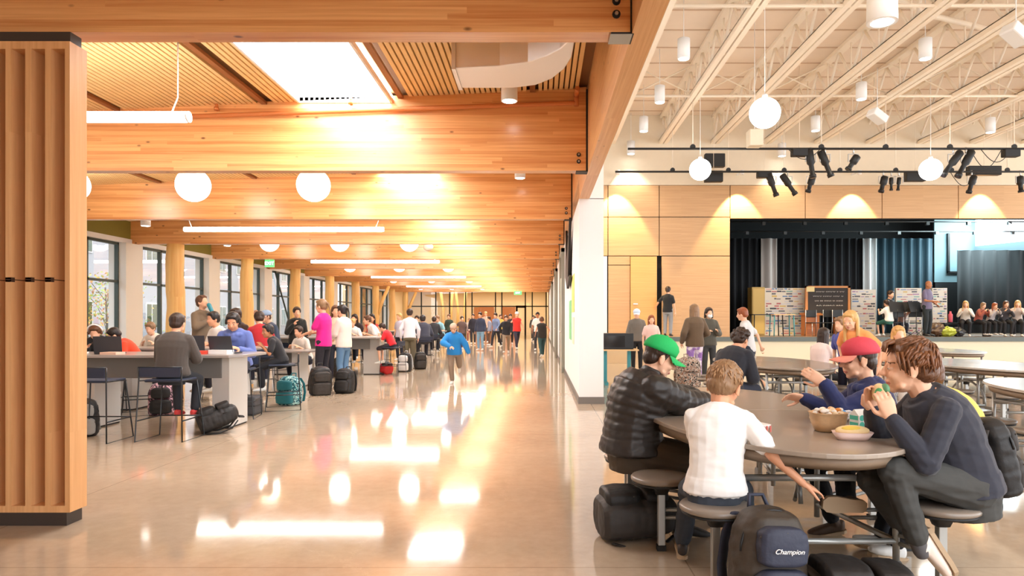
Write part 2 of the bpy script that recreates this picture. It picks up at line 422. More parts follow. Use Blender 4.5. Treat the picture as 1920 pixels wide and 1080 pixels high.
# log columns
for k in range(3, 11):
    y = YB[k]+.1; x = -9.45
    b = MB(); rnd = random.Random(k); rr = .225 if k == 3 else .2
    rings = []
    for i in range(17):
        z = ZB*i/16; w_ = rr*(1.05-.1*i/16)+.008*sin(i*1.7+k)
        rings.append((V((.015*sin(i*.6+k), .012*cos(i*.8), z)), V((w_, 0, 0)), V((0, w_*.97, 0))))
    b.loft(rings, 20)
    t = thing('log_column', '', 'column', (x, y, 0)); t['kind'] = 'structure'
    b.build('trunk', logw, t)
    if k in (8, 10):
        for sgn in (1,):
            q = MB(); q.tube([(.05, 0, 1.5), (sgn*.35, 0, 2.4), (sgn*.75, 0, ZB)], lambda u: .12-.03*u, n=12); q.build('branch', logw, t)

# far glazed end wall of the corridor
ye = 60
b = MB(); b.box(-14, .7, 49, 60, 4.3, 4.5); struct('ceiling_far', b, slatw); b = MB(); b.box(-14, 3, 60, 71.2, 4.6, 4.7); b.box(-14.2, -14, 49, 71.2, 0, 4.7); b.box(.7, .9, 49, 71.2, 0, 4.7); struct('wall_far_sky_block', b, mat('far_cream', (240, 214, 172), .7))  # roof and sides added to stop sky light flooding the far room
b = MB(); b.box(-14, 3, 71, 71.2, 0, 5); struct('wall_far', b, mat('far_cream', (240, 214, 172), .7))
t = thing('window_20', '', 'x'); t['kind'] = 'structure'
f = MB()
for px in (790, 817, 843, 873, 885, 929, 941, 985, 998, 1024):
    X = (px-CX)*ye/FP; f.box(X-.05, X+.05, ye, ye+.12, 0, 4.1)
for z in (2.55, 4.0): f.box(-12, .7, ye, ye+.1, z-.05, z+.05)
f.build('window_frame', darkfr, t); p = MB(); p.box(-12, .7, ye+.04, ye+.05, 0, 4.1); p.build('pane', glassmat(refl=.25), t)
t = thing('door_5', '', 'x', ((977-CX)*ye/FP, ye-.1, 0)); t['kind'] = 'structure'
f = MB(); f.box(-.45, -.3, 0, .15, 0, 2.6); f.box(.3, .45, 0, .15, 0, 2.6); f.box(-.45, .45, 0, .15, 2.42, 2.62); f.build('door_frame', black, t)
for i, (px0, px1) in enumerate(((889, 926), (941, 966))):
    X0, X1 = (px0-CX)*70.8/FP, (px1-CX)*70.8/FP
    b = MB(); b.box(X0, X1, 70.8, 71, 0, 2.7); struct('door_%d' % (6+i), b, mat('brown_door', (176, 104, 52), .5))
for i, px in enumerate((830, 845, 858, 870)):
    q = MB(); X = (px-CX)*69/FP; q.tube([(X, 69, 0), (X+.05, 69, 2.4), (X+.2*(i % 2*2-1), 69, 4.3)], .14, n=10); struct('pillar_%d' % i, q, logw)
light('far_room_fill', 'AREA', (-5, 65.5, 4.2), 420, (1, .93, .8), shape='RECTANGLE', size=14, size_y=8)  # added fill lamp brightening the far room, no fixture behind it

# doors and posters along the corridor wall on the right
for i, (ya, yb) in enumerate(((17.5, 19.3), (24.5, 26.3), (33, 35))):
    t = thing('door_%d' % (i+1), '', 'x', (.6, 0, 0)); t['kind'] = 'structure'
    f = MB(); f.box(-.06, .04, ya, ya+.12, 0, 3.2); f.box(-.06, .04, yb, yb+.12, 0, 3.2); f.box(-.06, .04, ya, yb, 3.1, 3.2); f.build('door_frame', mat('door_frame_grey', (150, 150, 138), .5), t)
    f = MB(); f.box(-.03, .02, ya+.12, yb, 0, 2.5); f.build('door_panel', mat('door_pale', (222, 216, 200), .4), t)
    f = MB(); f.tube([(-.03, ya+.3, 1.05), (-.09, ya+.3, 1.05), (-.09, ya+.55, 1.05)], .014); f.build('door_handle', steel, t)
pcs = [(12.5, 13.4, 1.5, 2.2, (228, 228, 120), 'pale yellow poster low on the corridor wall behind the white wall end'), (13.7, 14.6, .95, 1.75, (130, 214, 150), 'green poster low on the corridor wall beside the yellow one'),
       (12.6, 13.2, .9, 1.4, (246, 240, 206), 'small cream poster below the pale yellow poster')]
for ya, yb, za, zb, c, lab in pcs:
    q = MB(); q.box(.618, .626, ya, yb, za, zb); o = q.build('poster', mat('poster_%d' % c[0], c, .6, var=.25, vscale=9)); tag(o, lab, 'poster', 'posters on the corridor wall')
# tall dark banner sculpture
q = MB(); q.prism([(13.0, 3.3), (13.6, 2.2), (12.9, 1.0+1.2), (14.2, 2.0), (15.2, 2.3), (14.9, 3.3), (14.3, 2.6)], .55, .6, 'X')
o = q.build('wall_banner', mat('banner_black', (26, 22, 22), .6)); tag(o, 'tall black angular banner mounted high on the corridor wall', 'banner')

# ================= hall on the right =================
YW = 22.0; HX1 = 24.0
zt = 1.35+253*YW/FP; zo = 1.35+190*YW/FP      # panel top, stage opening top
xa, xs = 1.02, (1369-CX)*YW/FP                # wall from the corridor wall to the stage opening
b = MB(); b.box(xa, HX1, YW, YW+.25, zt, 8); struct('wall_back', b, cream)
bk = MB(); bk.box(xa, xs, YW+.06, YW+.25, 0, zt); bk.box(xs, HX1, YW+.06, YW+.25, zo, zt); struct('wall_stage', bk, dk)
def panel(x0, x1, z0, z1, m_=panelw, n_='wall_panel'):
    q = MB(); q.box(x0+.012, x1-.012, YW, YW+.06, z0+.012, z1-.012); q.build(n_, m_, PAN)
PAN = thing('wall_panels', '', 'x'); PAN['kind'] = 'structure'
X = lambda px, y=YW: (px-CX)*y/FP
Z = lambda py, y=YW: CAMH-(py-CY)*y/FP
zm1, zm2 = Z(407), Z(480)
cols = [X(1132-60), X(1140), X(1236), X(1369)]
for a, b_ in zip(cols, cols[1:]):
    panel(max(a, xa), b_, zm1, zt); panel(max(a, xa), b_, zm2, zm1)
panel(X(1240), X(1369), 0, zm2)
panel(xa, X(1139), 0, zm2, white)
panel(X(1140), X(1182), 0, Z(497)); panel(X(1140), X(1182), Z(497), zm2)
sc = [1369, 1510, 1654, 1797, 1940, 2083, 2226, 2369]
for a, b_ in zip(sc, sc[1:]): panel(X(a), X(b_), zo, zt)
# open door leaf beside a dark gap
t = thing('door_4', '', 'x', (X(1182), YW-.02, 0)); t['kind'] = 'structure'
q = MB(); q.box(0, X(1231)-X(1182), -.05, .0, .82, zm2-.02); q.build('door_panel', doorw, t)
q = MB(); q.box(.08, .22, -.1, -.05, 1.85, 1.88); q.build('door_handle', steel, t)

# stage
ZS, YS = .82, 21.0
b = MB(); b.box(X(1240), HX1, YS, 30, ZS-.12, ZS); struct('floor_stage', b, mat('stage_floor', (128, 108, 92), .35, var=.1, vscale=3))
b = MB(); b.box(X(1240), HX1, YS-.03, YS+.02, ZS-.13, ZS+.005); struct('trim_stage', b, mat('stage_nosing', (92, 100, 96), .4))
b = MB(); b.box(X(1240), HX1, YS+.02, YS+.12, 0, ZS-.1); struct('wall_stage_front', b, mat('stage_front_paint', (226, 218, 192), .6))
b = MB(); b.box(xa, X(1240), YS+.2, YW, ZS-.1, ZS); b.box(xa, X(1240), YS+.2, YS+.3, 0, ZS-.1); struct('floor_landing', b, mat('landing_floor', (206, 178, 140), .5))
b = MB(); b.box(xs-.6, xs-.5, YW+.2, 30, ZS, 7); b.box(xs-.6, HX1, 30, 30.1, ZS, 7); b.box(xs-.6, HX1, YW+.2, 30, 6.0, 6.1); struct('wall_stage_back', b, mat('stage_black', (20, 21, 22), .9))
# stage side wall, teal lit by the clerestory window
tw = mat('stage_teal_wall', (120, 150, 158), .7)
XQ = (1752-CX)*28/FP
b = MB(); b.box(XQ, XQ+4.6, 28, 28.1, 2.9, 6.0); b.build('x', tw).name = 'wall_teal'; bpy.data.objects['wall_teal']['kind'] = 'structure'
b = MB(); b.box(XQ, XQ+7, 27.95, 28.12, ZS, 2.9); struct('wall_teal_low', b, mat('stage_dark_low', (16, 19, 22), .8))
q = MB(); q.box(XQ+.5, XQ+.58, 27.9, 28, 3.3, 4.9); q.box(XQ+.5, XQ+1.25, 27.9, 28, 3.26, 3.34); struct('trim_3', q, black)
sw = MB(); XS2 = (1835-CX)*27.5/FP
sw.hexa([(XS2, 27.6, 4.35), (HX1, 25.5, 4.9), (XS2, 27.7, 4.35), (HX1, 25.6, 4.9), (XS2, 27.6, 5.55), (HX1, 25.5, 5.9), (XS2, 27.7, 5.55), (HX1, 25.6, 5.9)])
struct('window_21', sw, mat('clerestory_glow', (236, 250, 255), .4, emit=2.6))
light('clerestory_daylight', 'AREA', (17, 25.4, 5.2), 260, (.75, .95, 1), rot=(R(40), 0, R(60)), shape='RECTANGLE', size=4, size_y=1.2)
# stage curtains
def curtain(px0, px1, y, m_, lab, z0=ZS+.02, z1=None, name='stage_curtain', fold=.09, w_=.28):
    x0, x1 = (px0-CX)*y/FP, (px1-CX)*y/FP; z1 = z1 or Z(447, y); n = max(6, int((x1-x0)/w_*8)); b = MB(); vs = []
    for i in range(n+1):
        xx = x0+(x1-x0)*i/n; dy = fold*sin(i*2*pi/8)*(.8+.2*sin(i*.9)); vs += [(xx, y+dy, z0), (xx, y+dy, z1), (xx, y+dy+.02, z0), (xx, y+dy+.02, z1)]
    fs = []
    for i in range(n): a = 4*i; fs += [(a, a+4, a+5, a+1), (a+2, a+3, a+7, a+6), (a+1, a+5, a+7, a+3), (a, a+2, a+6, a+4)]
    fs += [(0, 1, 3, 2), (4*n, 4*n+2, 4*n+3, 4*n+1)]
    b.add(vs, fs, True); return tag(b.build(name, m_), lab, 'curtain', 'stage curtains')
cb_ = mat('curtain_black', (30, 32, 36), .8); ct = mat('curtain_teal', (34, 62, 74), .75); cg = mat('curtain_grey', (196, 186, 178), .8); cw = mat('curtain_white', (214, 218, 218), .8)
curtain(1366, 1427, 26.5, cb_, 'black stage curtain left of the narrow beige drape')
curtain(1427, 1457, 26.3, cg, 'narrow beige drape hanging between black stage curtains', w_=.4)
curtain(1457, 1619, 26.5, cb_, 'wide black stage curtain behind the chalkboard')
curtain(1618, 1643, 26.3, cw, 'narrow white drape beside the teal stage curtain', w_=.3)
curtain(1644, 1750, 26.6, ct, 'dark teal stage curtain behind the standing man', w_=.34)
curtain(1795, 2000, 26.9, mat('curtain_side', (24, 28, 30), .85), 'black side curtain behind the seated row of students', z1=4.1, w_=.5)
# stage ceiling pipes
for yy, zz in ((23, 5.0), (25, 4.95), (27, 4.85)):
    q = MB(); q.tube([(xs-.3, yy, zz), (HX1-1, yy, zz)], .03, n=6)
    for i in range(9): q.box(xs+.5+i*1.5, xs+.62+i*1.5, yy-.05, yy+.05, zz-.12, zz)
    tag(q.build('stage_batten', mat('batten_grey', (90, 92, 92), .4, metal=.6)), 'grey pipe batten under the stage ceiling, %s' % {23: 'nearest the opening', 25: 'in the middle', 27: 'above the curtains'}[yy], 'batten')

# hall roof deck and trusses
b = MB(); b.box(.8, HX1, -1, YW+.2, 7.95, 8.1); struct('ceiling_hall', b, deckc)
q = MB()
for i in range(18): q.box(.85, HX1, 4.5+i, 4.53+i, 7.93, 7.951)
struct('ceiling_hall_seams', q, mat('deck_seam', (214, 186, 160), .8))
TR = [X(1340)-1.667*2+1.667*i for i in range(14)]
zch = 7.02
tm = mat('truss_cream', (252, 238, 218), .55)
TRL = ['nearest the corridor wall']+[w+' from the corridor wall' for w in 'second third fourth fifth sixth seventh eighth ninth tenth eleventh twelfth thirteenth fourteenth'.split()]
for i, tx in enumerate(TR):
    if tx < 1.2: continue
    t = thing('roof_truss', 'cream steel roof truss, number %d from the corridor wall' % (i+1), 'truss', (tx, 0, 0), group='roof trusses over the hall')
    t['label'] = 'cream open-web steel roof truss over the hall, %s' % TRL[i]
    q = MB(); q.box(-.13, -.02, 2, YW, zch, zch+.12); q.box(.02, .13, 2, YW, zch, zch+.12); q.box(-.13, .13, 2, YW, zch+.1, zch+.12); q.build('bottom_chord', tm, t)
    q = MB(); q.box(-.1, .1, 2, YW, 7.85, 7.94); q.build('top_chord', tm, t)
    q = MB(); y = 4.0 + (i % 2)*.3
    while y < YW-.6:
        q.tube([(0, y, zch+.05), (0, y+.65, 7.88)], .034, n=6); q.tube([(0, y+.65, 7.88), (0, y+1.3, zch+.05)], .034, n=6)
        q.tube([(0, y, zch+.05), (0, y, 7.88)], .02, n=6); y += 1.3
    q.build('web', tm, t)
for i, yy in enumerate((8.5, 12.4, 17.4)):
    q = MB(); q.tube([(1.03, yy, zch+.04), (HX1, yy, zch+.04)], .035, n=6)
    for a, b_ in zip(TR, TR[1:]):
        if a > .9: q.tube([(a, yy, zch+.04), (b_, yy, 7.88)], .018, n=5); q.tube([(b_, yy, zch+.04), (a, yy, 7.88)], .018, n=5)
    tag(q.build('bridging_bar', tm), 'cream cross bridging bar between the roof trusses, %s' % ('overhead near the camera side', 'halfway along the hall', 'closest to the stage')[i], 'bar')
q = MB(); q.tube([(1.2, 9.5, 7.6), (8, 14, 7.6), (20, 19, 7.6)], .06, n=8); tag(q.build('roof_pipe', tm), 'long cream pipe crossing diagonally above the roof trusses', 'pipe')
# ================= lamps =================
def globe(x, y, z, lab, group, r=.28, stem=True, topz=None):
    t = thing('globe_pendant', lab, 'pendant lamp', (x, y, z), group=group)
    q = MB(); q.ell((0, 0, 0), r, r, r, n=32, k=20); q.build('globe', globem, t)
    q = MB(); q.cyl((0, 0, r-.02), (0, 0, r+.06), .05, n=12); q.build('cap', white, t)
    q = MB(); q.cyl((0, 0, r+.05), (0, 0, topz-z), .006, n=6); q.build('cord', white, t)
    return t
nthbay = ['in the nearest lit bay', 'in the second lit bay', 'in the third lit bay', 'in the fourth lit bay', 'in the farthest bay']
for i in range(5):
    y = 11.8+2*SP*i
    for x, nm in ((-8.1, 'window side'), (-6.0, 'middle'), (-3.92, 'aisle side')):
        globe(x, y, 3.68, 'white globe pendant over the counters, %s one, %s' % (nm, nthbay[i]), 'globe pendants of the corridor', topz=zc(x), r=.283)
for i in range(5):
    y = 6.95+2*SP*i
    t = thing('linear_pendant', 'long white tube pendant lamp hung level across the corridor, %s' % (['partly behind the screen', 'second from the camera', 'third from the camera', 'fourth from the camera', 'farthest one'][i]), 'pendant lamp', (-5.85, y, 3.417), group='tube pendants of the corridor')
    q = MB(); q.cyl((-2.26, 0, 0), (2.26, 0, 0), .055, n=20); q.build('diffuser', lit, t)
    for s in (-1, 1):
        q = MB(); q.cyl((s*2.26, 0, 0), (s*2.28, 0, 0), .057, n=20); q.build('end_cap', white, t)
        q = MB(); q.tube([(s*2.1, 0, .05), (s*2.16, 0, .2), (s*2.16, 0, zc(-5.85+s*2.16)-3.417)], .007, n=6); q.build('cord', white, t)
# ceiling cans of the corridor
for (px, py, y, lab) in ((955, 176, 8.35, 'white cylinder downlight in front of the second beam beside the duct'), (975, 325, 12.6, 'white cylinder downlight just showing under the second beam'), (273, 416, 15.2, 'white cylinder downlight beside the olive wall at the left'),
                         (426, 455, 19.3, 'small white downlight above the second log column')):
    p = at(px, py, y); t = thing('cylinder_downlight', lab, 'lamp', p)
    h = max(.2, min(.26, zc(p.x)-p.z))
    q = MB(); q.cyl((0, 0, -.09), (0, 0, zc(p.x)-p.z), .1, n=24); q.build('housing', white, t)
    q = MB(); q.cyl((0, 0, -.094), (0, 0, -.09), .08, n=24); q.build('lens', lit, t)
# wall speaker behind globe
p = at(803, 463, 21.5); q = MB(); q.ell((0, 0, 0), .16, .12, .13); tag(q.build('ceiling_speaker', mat('speaker_grey', (206, 186, 164), .6), loc=p), 'beige round speaker hung beside a globe pendant', 'speaker')
MB().cyl((0, 0, .1), (0, 0, zc(p.x)-p.z), .01, n=6).build('stem', white, bpy.data.objects['ceiling_speaker'])
# sprinkler pipe on second beam
q = MB(); yb = YB[1]-.06
q.tube([(-10, yb, zc(-10)-.1), (.42, yb, 4.18), (.48, yb, 4.18)], .03, n=10); q.tube([(.47, yb, 4.14), (.47, yb, 4.3)], .034, n=10); q.tube([(.47, yb, 4.27), (.47, yb-.3, 4.27)], .03, n=10)
for xx in (-4.2, -2.46): q.tube([(xx, yb, zc(xx)-.1), (xx, yb-.05, zc(xx)-.02)], .02, n=8); q.cyl((xx, yb-.05, zc(xx)-.1), (xx, yb-.05, zc(xx)-.06), .03)
tag(q.build('sprinkler_pipe', mat('pipe_orange', (208, 124, 66), .45)), 'orange painted sprinkler pipe along the top of the second beam', 'pipe')
# duct
zd = 1.35+2.5
t = thing('air_duct', 'silver flat air duct with a rounded end under the slatted ceiling', 'duct', (0, 0, zd))
q = MB(); q.prism([(-.85, 6.78), (-.4, 6.72), (-.12, 6.62), (.06, 6.46), (.18, 6.3), (.26, 6.1), (.2, 5.6), (.31, 5.6), (.31, 6.1), (.3, 6.5), (.24, 6.8), (.12, 7.08), (-.05, 7.27), (-.3, 7.36), (-.85, 7.36)], 0, .455); q.build('duct_body', galv, t, bevel=.01)
q = MB(); q.box(-.88, -.84, 6.76, 7.38, -.015, .455); q.build('end_flange', galv, t)

# exit signs
def exit_sign(px, py, y, lab, w_=.3):
    p = at(px, py, y); t = thing('exit_sign', lab, 'exit sign', p)
    q = MB(); q.box(-w_/2, w_/2, 0, .05, -.12, .12); q.build('housing', mat('exit_green', (96, 214, 120), .5, emit=.8), t)
    lettering('EXIT', .15, (0, -.005, 0), (pi/2, 0, 0), mat('exit_letter', (240, 255, 240), .5, emit=1.5), t)
    q = MB(); q.cyl((0, .02, .12), (0, .02, zc(p.x)-p.z if y < 49 else 4), .008, n=6); q.build('stem', white, t)
exit_sign(505, 494, 22.8, 'green lit exit sign hung between the windows and the beams'); exit_sign(971, 549, 44, 'small green exit sign at the far end of the corridor', .5)

# hall cylinders and globes
for (px, py, yy, tz) in ((1434, 212, 12.4, 7), (1313, 318, 17.5, 7), (1745, 318, 17.5, 7)):
    p = at(px, py, yy); globe(p.x, yy, p.z, 'white glowing globe pendant in the hall, %s' % ({1434: 'the highest one among the trusses', 1313: 'beside the black loudspeakers', 1745: 'in front of the spotlights on the right'}[px]), 'globe pendants of the hall', topz=7.94, r=.275)
cyls = [(1282, 92, 13.8), (1237, 177, 16.5), (1207, 233, 19.0), (1183, 277, 21.6), (1735, 92, 13.8), (1615, 171, 16.5), (1529, 232, 19.0), (1466, 281, 21.6), (1857, 235, 19.0)]
ordl = ['nearest of the row beside the girder', 'second of the row beside the girder', 'third of the row beside the girder', 'last of the row beside the girder', 'nearest of middle row', 'second of middle row', 'third of middle row', 'last of middle row', 'alone at the right among the trusses']
for (px, py, yy), lb in zip(cyls, ordl):
    p = at(px, py, yy); t = thing('cylinder_pendant', 'white cylinder lamp under the trusses, '+lb, 'pendant lamp', p, group='cylinder lamps of the hall')
    q = MB(); q.cyl((0, 0, -.2), (0, 0, .2), .125, n=20); q.build('shade', white, t)
    q = MB(); q.cyl((0, 0, -.203), (0, 0, -.2), .1, n=20); q.build('lens', lit, t)
    q = MB(); q.cyl((0, 0, .2), (0, 0, 7.9-p.z), .007, n=6); q.build('cord', white, t)
    light('cylinder_lamp', 'SPOT', p+V((0, 0, -.22)), 120, (1, .9, .74), spot_size=R(100), spot_blend=.6, shadow_soft_size=.08)
t = thing('drum_pendant', 'large white drum shaped lamp at the top between the hall trusses', 'pendant lamp', at(1654, 20, 8.0)); q = MB(); q.lathe([(.17, -.14), (.165, .16), (.13, .2)], n=28); q.build('shade', white, t); MB().cyl((0, 0, .2), (0, 0, 3), .008, n=6).build('cord', white, t); MB().cyl((0, 0, -.145), (0, 0, -.14), .12, n=20).build('lens', lit, t)
t = thing('square_pendant', 'cream box lamp hung just below the highest hall globe', 'pendant lamp', at(1415, 260, 15)); q = MB(); q.box(-.15, .15, -.15, .15, -.18, .18); q.build('shade', cream, t, bevel=.02); MB().cyl((0, 0, .18), (0, 0, 7.94-at(0,260,15).z), .008, n=6).build('cord', white, t)
for px, py, yy, lab in ((1645, 218, 17, 'white tilted wireless box among the hall trusses'), (1905, 65, 12, 'white ceiling box at the upper right edge of the hall')):
    t = thing('ceiling_box', lab, 'box', at(px, py, yy)); q = MB(); q.box(-.22, .22, -.15, .15, -.1, .1); o = q.build('housing', white, t, bevel=.03); o.rotation_euler = (0, .5, .3); MB().cyl((0, 0, .08), (0, 0, 1.2), .01, n=6).build('stem', white, t)

# wall washer lamps above the wood panels
for i, px in enumerate((1155, 1382, 1597, 1838)):
    x = X(px); light('wall_washer', 'SPOT', (x, YW-.55, Z(338)), 330, (1, .76, .42), rot=(R(16), 0, 0), spot_size=R(70), spot_blend=.35, shadow_soft_size=.03)
    t = thing('wall_washer_lamp', 'small wall washer lamp, %s' % ('beside the corridor wall', 'over the left edge of the stage opening', 'over the chalkboard', 'over the right part of the stage')[i], 'lamp', (x, YW-.55, Z(338)+.06), group='wall washers of the hall')
    MB().cyl((0, 0, 0), (0, 0, .14), .05, .06, n=16).build('housing', white, t); MB().box(-.02, .02, 0, .55, .1, .14).build('arm', white, t)

# rigging pipes and spotlights
for yy, py, x0, lab in ((17.7, 279, 2.27, 'front black rigging pipe across the hall'), (20.4, 322, 2.24, 'rear black rigging pipe across the hall')):
    zr = at(0, py, yy).z; t = thing('rigging_pipe', lab, 'pipe', (0, yy, zr))
    q = MB(); q.tube([(x0, 0, 0), (HX1-.2, 0, 0)], .03, n=8); q.build('pipe', black, t)
    for tx in TR:
        if tx > 2.3:
            q = MB(); q.lathe([(.07, -.02), (.07, .02)], n=14); o = q.build('clamp', black, t); o.location = (tx, 0, .05); o.rotation_euler = (pi/2, 0, 0)
            MB().tube([(tx, 0, .06), (tx, 0, zch-zr)], .012, n=6).build('hanger', black if 0 else tm, t)
def spot(px, py, yy, zr, L, tilt, yaw, lab, rad=.1):
    x = (px-CX)*yy/FP; t = thing('stage_spotlight', lab, 'spotlight', (x, yy, zr), group='stage spotlights on the rigging')
    MB().cyl((0, 0, .04), (0, 0, -.14), .022, n=8).build('hook', steel, t)
    q = MB()
    for s in (-1, 1): q.box(s*.13-.008, s*.13+.008, -.02, .02, -.34, -.14)
    q.box(-.13, .13, -.02, .02, -.15, -.13); q.build('yoke', steel, t)
    h = MB(); h.lathe([(rad*.7, -L*.42), (rad, -L*.38), (rad, .05*L), (rad*.62, .12*L), (rad*.62, .42*L), (rad*.85, .44*L), (rad*.85, .56*L)], n=18)
    o = h.build('barrel', black, t); o.location = (0, 0, -.34); o.rotation_euler = (0, tilt, yaw)
    q = MB(); q.cyl((0, 0, .561*L), (0, 0, .565*L), rad*.7, n=16); q.build('lens', mat('lens_dark', (60, 60, 70), .1), o)
zr1 = at(0, 279, 17.7).z; zr2 = at(0, 322, 20.4).z
for a in ((1520, 17.7, zr1, .75, pi-.15, 0, 'long black spotlight on the front pipe, left one of the pair'), (1547, 17.7, zr1, .75, pi-.4, 0, 'long black spotlight on the front pipe, right one of the pair'), (1600, 17.7, zr1, .45, pi+.6, 0, 'short black spotlight alone on the front pipe'),
          (1787, 17.7, zr1, .8, pi+.65, 0, 'long black spotlight leaning left beside the right globe'), (1811, 17.7, zr1, .8, pi+.5, 0, 'second long black spotlight leaning left beside the right globe'),
          (1447, 20.4, zr2, .75, pi-.35, .0, 'long black spotlight on the rear pipe, leftmost one'), (1477, 20.4, zr2, .75, pi-.6, 0, 'long black spotlight on the rear pipe, steeply tilted one'), (1520, 20.4, zr2, .5, pi+.3, 0, 'short black spotlight on the rear pipe below the front pair'),
          (1656, 20.4, zr2, .5, pi+.25, 0, 'short black spotlight on the rear pipe left of the right globe'), (1671, 20.4, zr2, .4, pi, 0, 'narrow black spotlight on the rear pipe, left of two slim ones'), (1685, 20.4, zr2, .4, pi+.1, 0, 'narrow black spotlight on the rear pipe, right of two slim ones'),
          (1822, 20.4, zr2, .55, pi+.3, 0, 'short black spotlight on the rear pipe at the right'), (1913, 20.4, zr2, .5, pi-.1, 0, 'black spotlight on the rear pipe at the right edge')):
    spot(*((a[0], 0)+a[1:]), rad=.06 if 'narrow' in a[-1] else .1)
for px, py, yy, w_, h_, lab in ((1499, 286, 17.7, .4, .2, 'black power box on the front rigging pipe left of the spotlights'), (1896, 287, 17.7, .4, .2, 'black power box on the front rigging pipe at the right'), (1433, 328, 20.4, .42, .18, 'black power box on the rear rigging pipe'),
                                (1340, 301, 21.2, .62, .42, 'upper black loudspeaker behind the left hall globe'), (1338, 331, 20.85, .55, .34, 'lower black loudspeaker behind the left hall globe'), (1716, 331, 20.9, .6, .3, 'black projector behind the right hall globe'), (1845, 320, 20.9, 1.0, .28, 'long black fixture behind the right spotlights')):
    p = at(px, py, yy); q = MB(); q.box(-w_/2, w_/2, -.08, .12, -h_/2, h_/2); o = q.build('power_box' if 'power' in lab else 'loudspeaker' if 'speaker' in lab else 'projector' if 'projector' in lab else 'light_bar', black, loc=p, bevel=.02)
    tag(o, lab, 'loudspeaker' if 'speaker' in lab else 'box'); MB().cyl((0, 0, h_/2-.01), (0, 0, 7.94-p.z), .006, n=6).build('hanger', tm, o)
for i, (px, yy, zr) in enumerate(((1500, 17.7, zr1), (1860, 17.7, zr1), (1800, 20.4, zr2), (1840, 17.7, zr1))):
    x = (px-CX)*yy/FP; q = MB(); q.tube([(x+.02*j*8/2-.3, yy-.03, zr-.25*sin(pi*j/10)*(1+.3*i)-.03) for j in range(11)], .01, n=5)
    tag(q.build('power_cable', black), 'thin black cable sagging under the rigging pipe, %s' % ('left of the long pair', 'near the right power box', 'on the rear pipe', 'between right spotlights')[i], 'cable')

# ================= slatted wooden screen at the left =================
t = thing('slatted_screen', 'tall light wood screen of vertical fins on a dark base at the left', 'screen', (0, 0, 0))
yf, yk, xr = 4.48, 4.63, -3.088
q = MB(); q.box(xr-.032, xr, yf, yk+.02, .086, 3.18); q.build('end_stile', screenw, t)
q = MB(); q.box(-5.2, xr-.032, yf, yk, .086, .13); q.build('bottom_rail', screenw, t)
q = MB(); q.box(-5.2, xr-.032, yf, yk, 3.13, 3.18); q.build('top_rail', screenw, t)
q = MB(); q.box(-5.2, xr-.032, yk, yk+.02, .086, 3.18); q.build('back_panel', screenw, t)
q = MB(); q.box(-5.2, xr-.01, yf+.02, yk-.02, 3.18, 3.25); q.build('top_cap', mat('plinth_dark', (62, 52, 46), .5), t); MB().box(-5.2, xr-.02, yf, yk, 0, .086).build('plinth', mat('plinth_dark', (62, 52, 46), .5), t)
for i in range(15):
    x1 = xr-.032-.13*(i+1)+.038; q = MB(); q.box(x1-.038, x1, yf, yk, .13, 3.13); o = q.build('fin', screenw, t)
    q = MB(); q.box(x1-.0385, x1+.0005, yf-.001, yk-.02, 1.612, 1.618); q.box(x1-.0385, x1+.001, yf+.0, yf+.03, 1.6, 1.63); q.build('joint', mat('joint_dark', (70, 45, 28), .7), o)
# ================= people =================
def fin(o, vox, it=6, fac=.5):
    r = o.modifiers.new('r', 'REMESH'); r.mode = 'VOXEL'; r.voxel_size = vox; r.use_smooth_shade = True
    s = o.modifiers.new('s', 'SMOOTH'); s.factor = fac; s.iterations = it
    BAKE.append(o); return o
BAKE = []; POST = {}
def ik(a, t, l1, l2, hint):
    a, t, hint = V(a), V(t), V(hint); d = t-a; L = d.length
    if L > (l1+l2)*.995: t = a+d.normalized()*(l1+l2)*.995; d = t-a; L = d.length
    L = max(L, abs(l1-l2)+.02); u = d.normalized(); x = (l1*l1-l2*l2+L*L)/(2*L); h = math.sqrt(max(l1*l1-x*x, 0))
    p = hint-u*hint.dot(u); p = p.normalized() if p.length > 1e-4 else u.orthogonal().normalized()
    return a+u*x+p*h, t
def rotm(yaw, pitch, roll=0):
    "yaw left +, pitch down +"
    return Matrix.Rotation(yaw, 3, 'Z')@Matrix.Rotation(-pitch, 3, 'X')@Matrix.Rotation(roll, 3, 'Y')
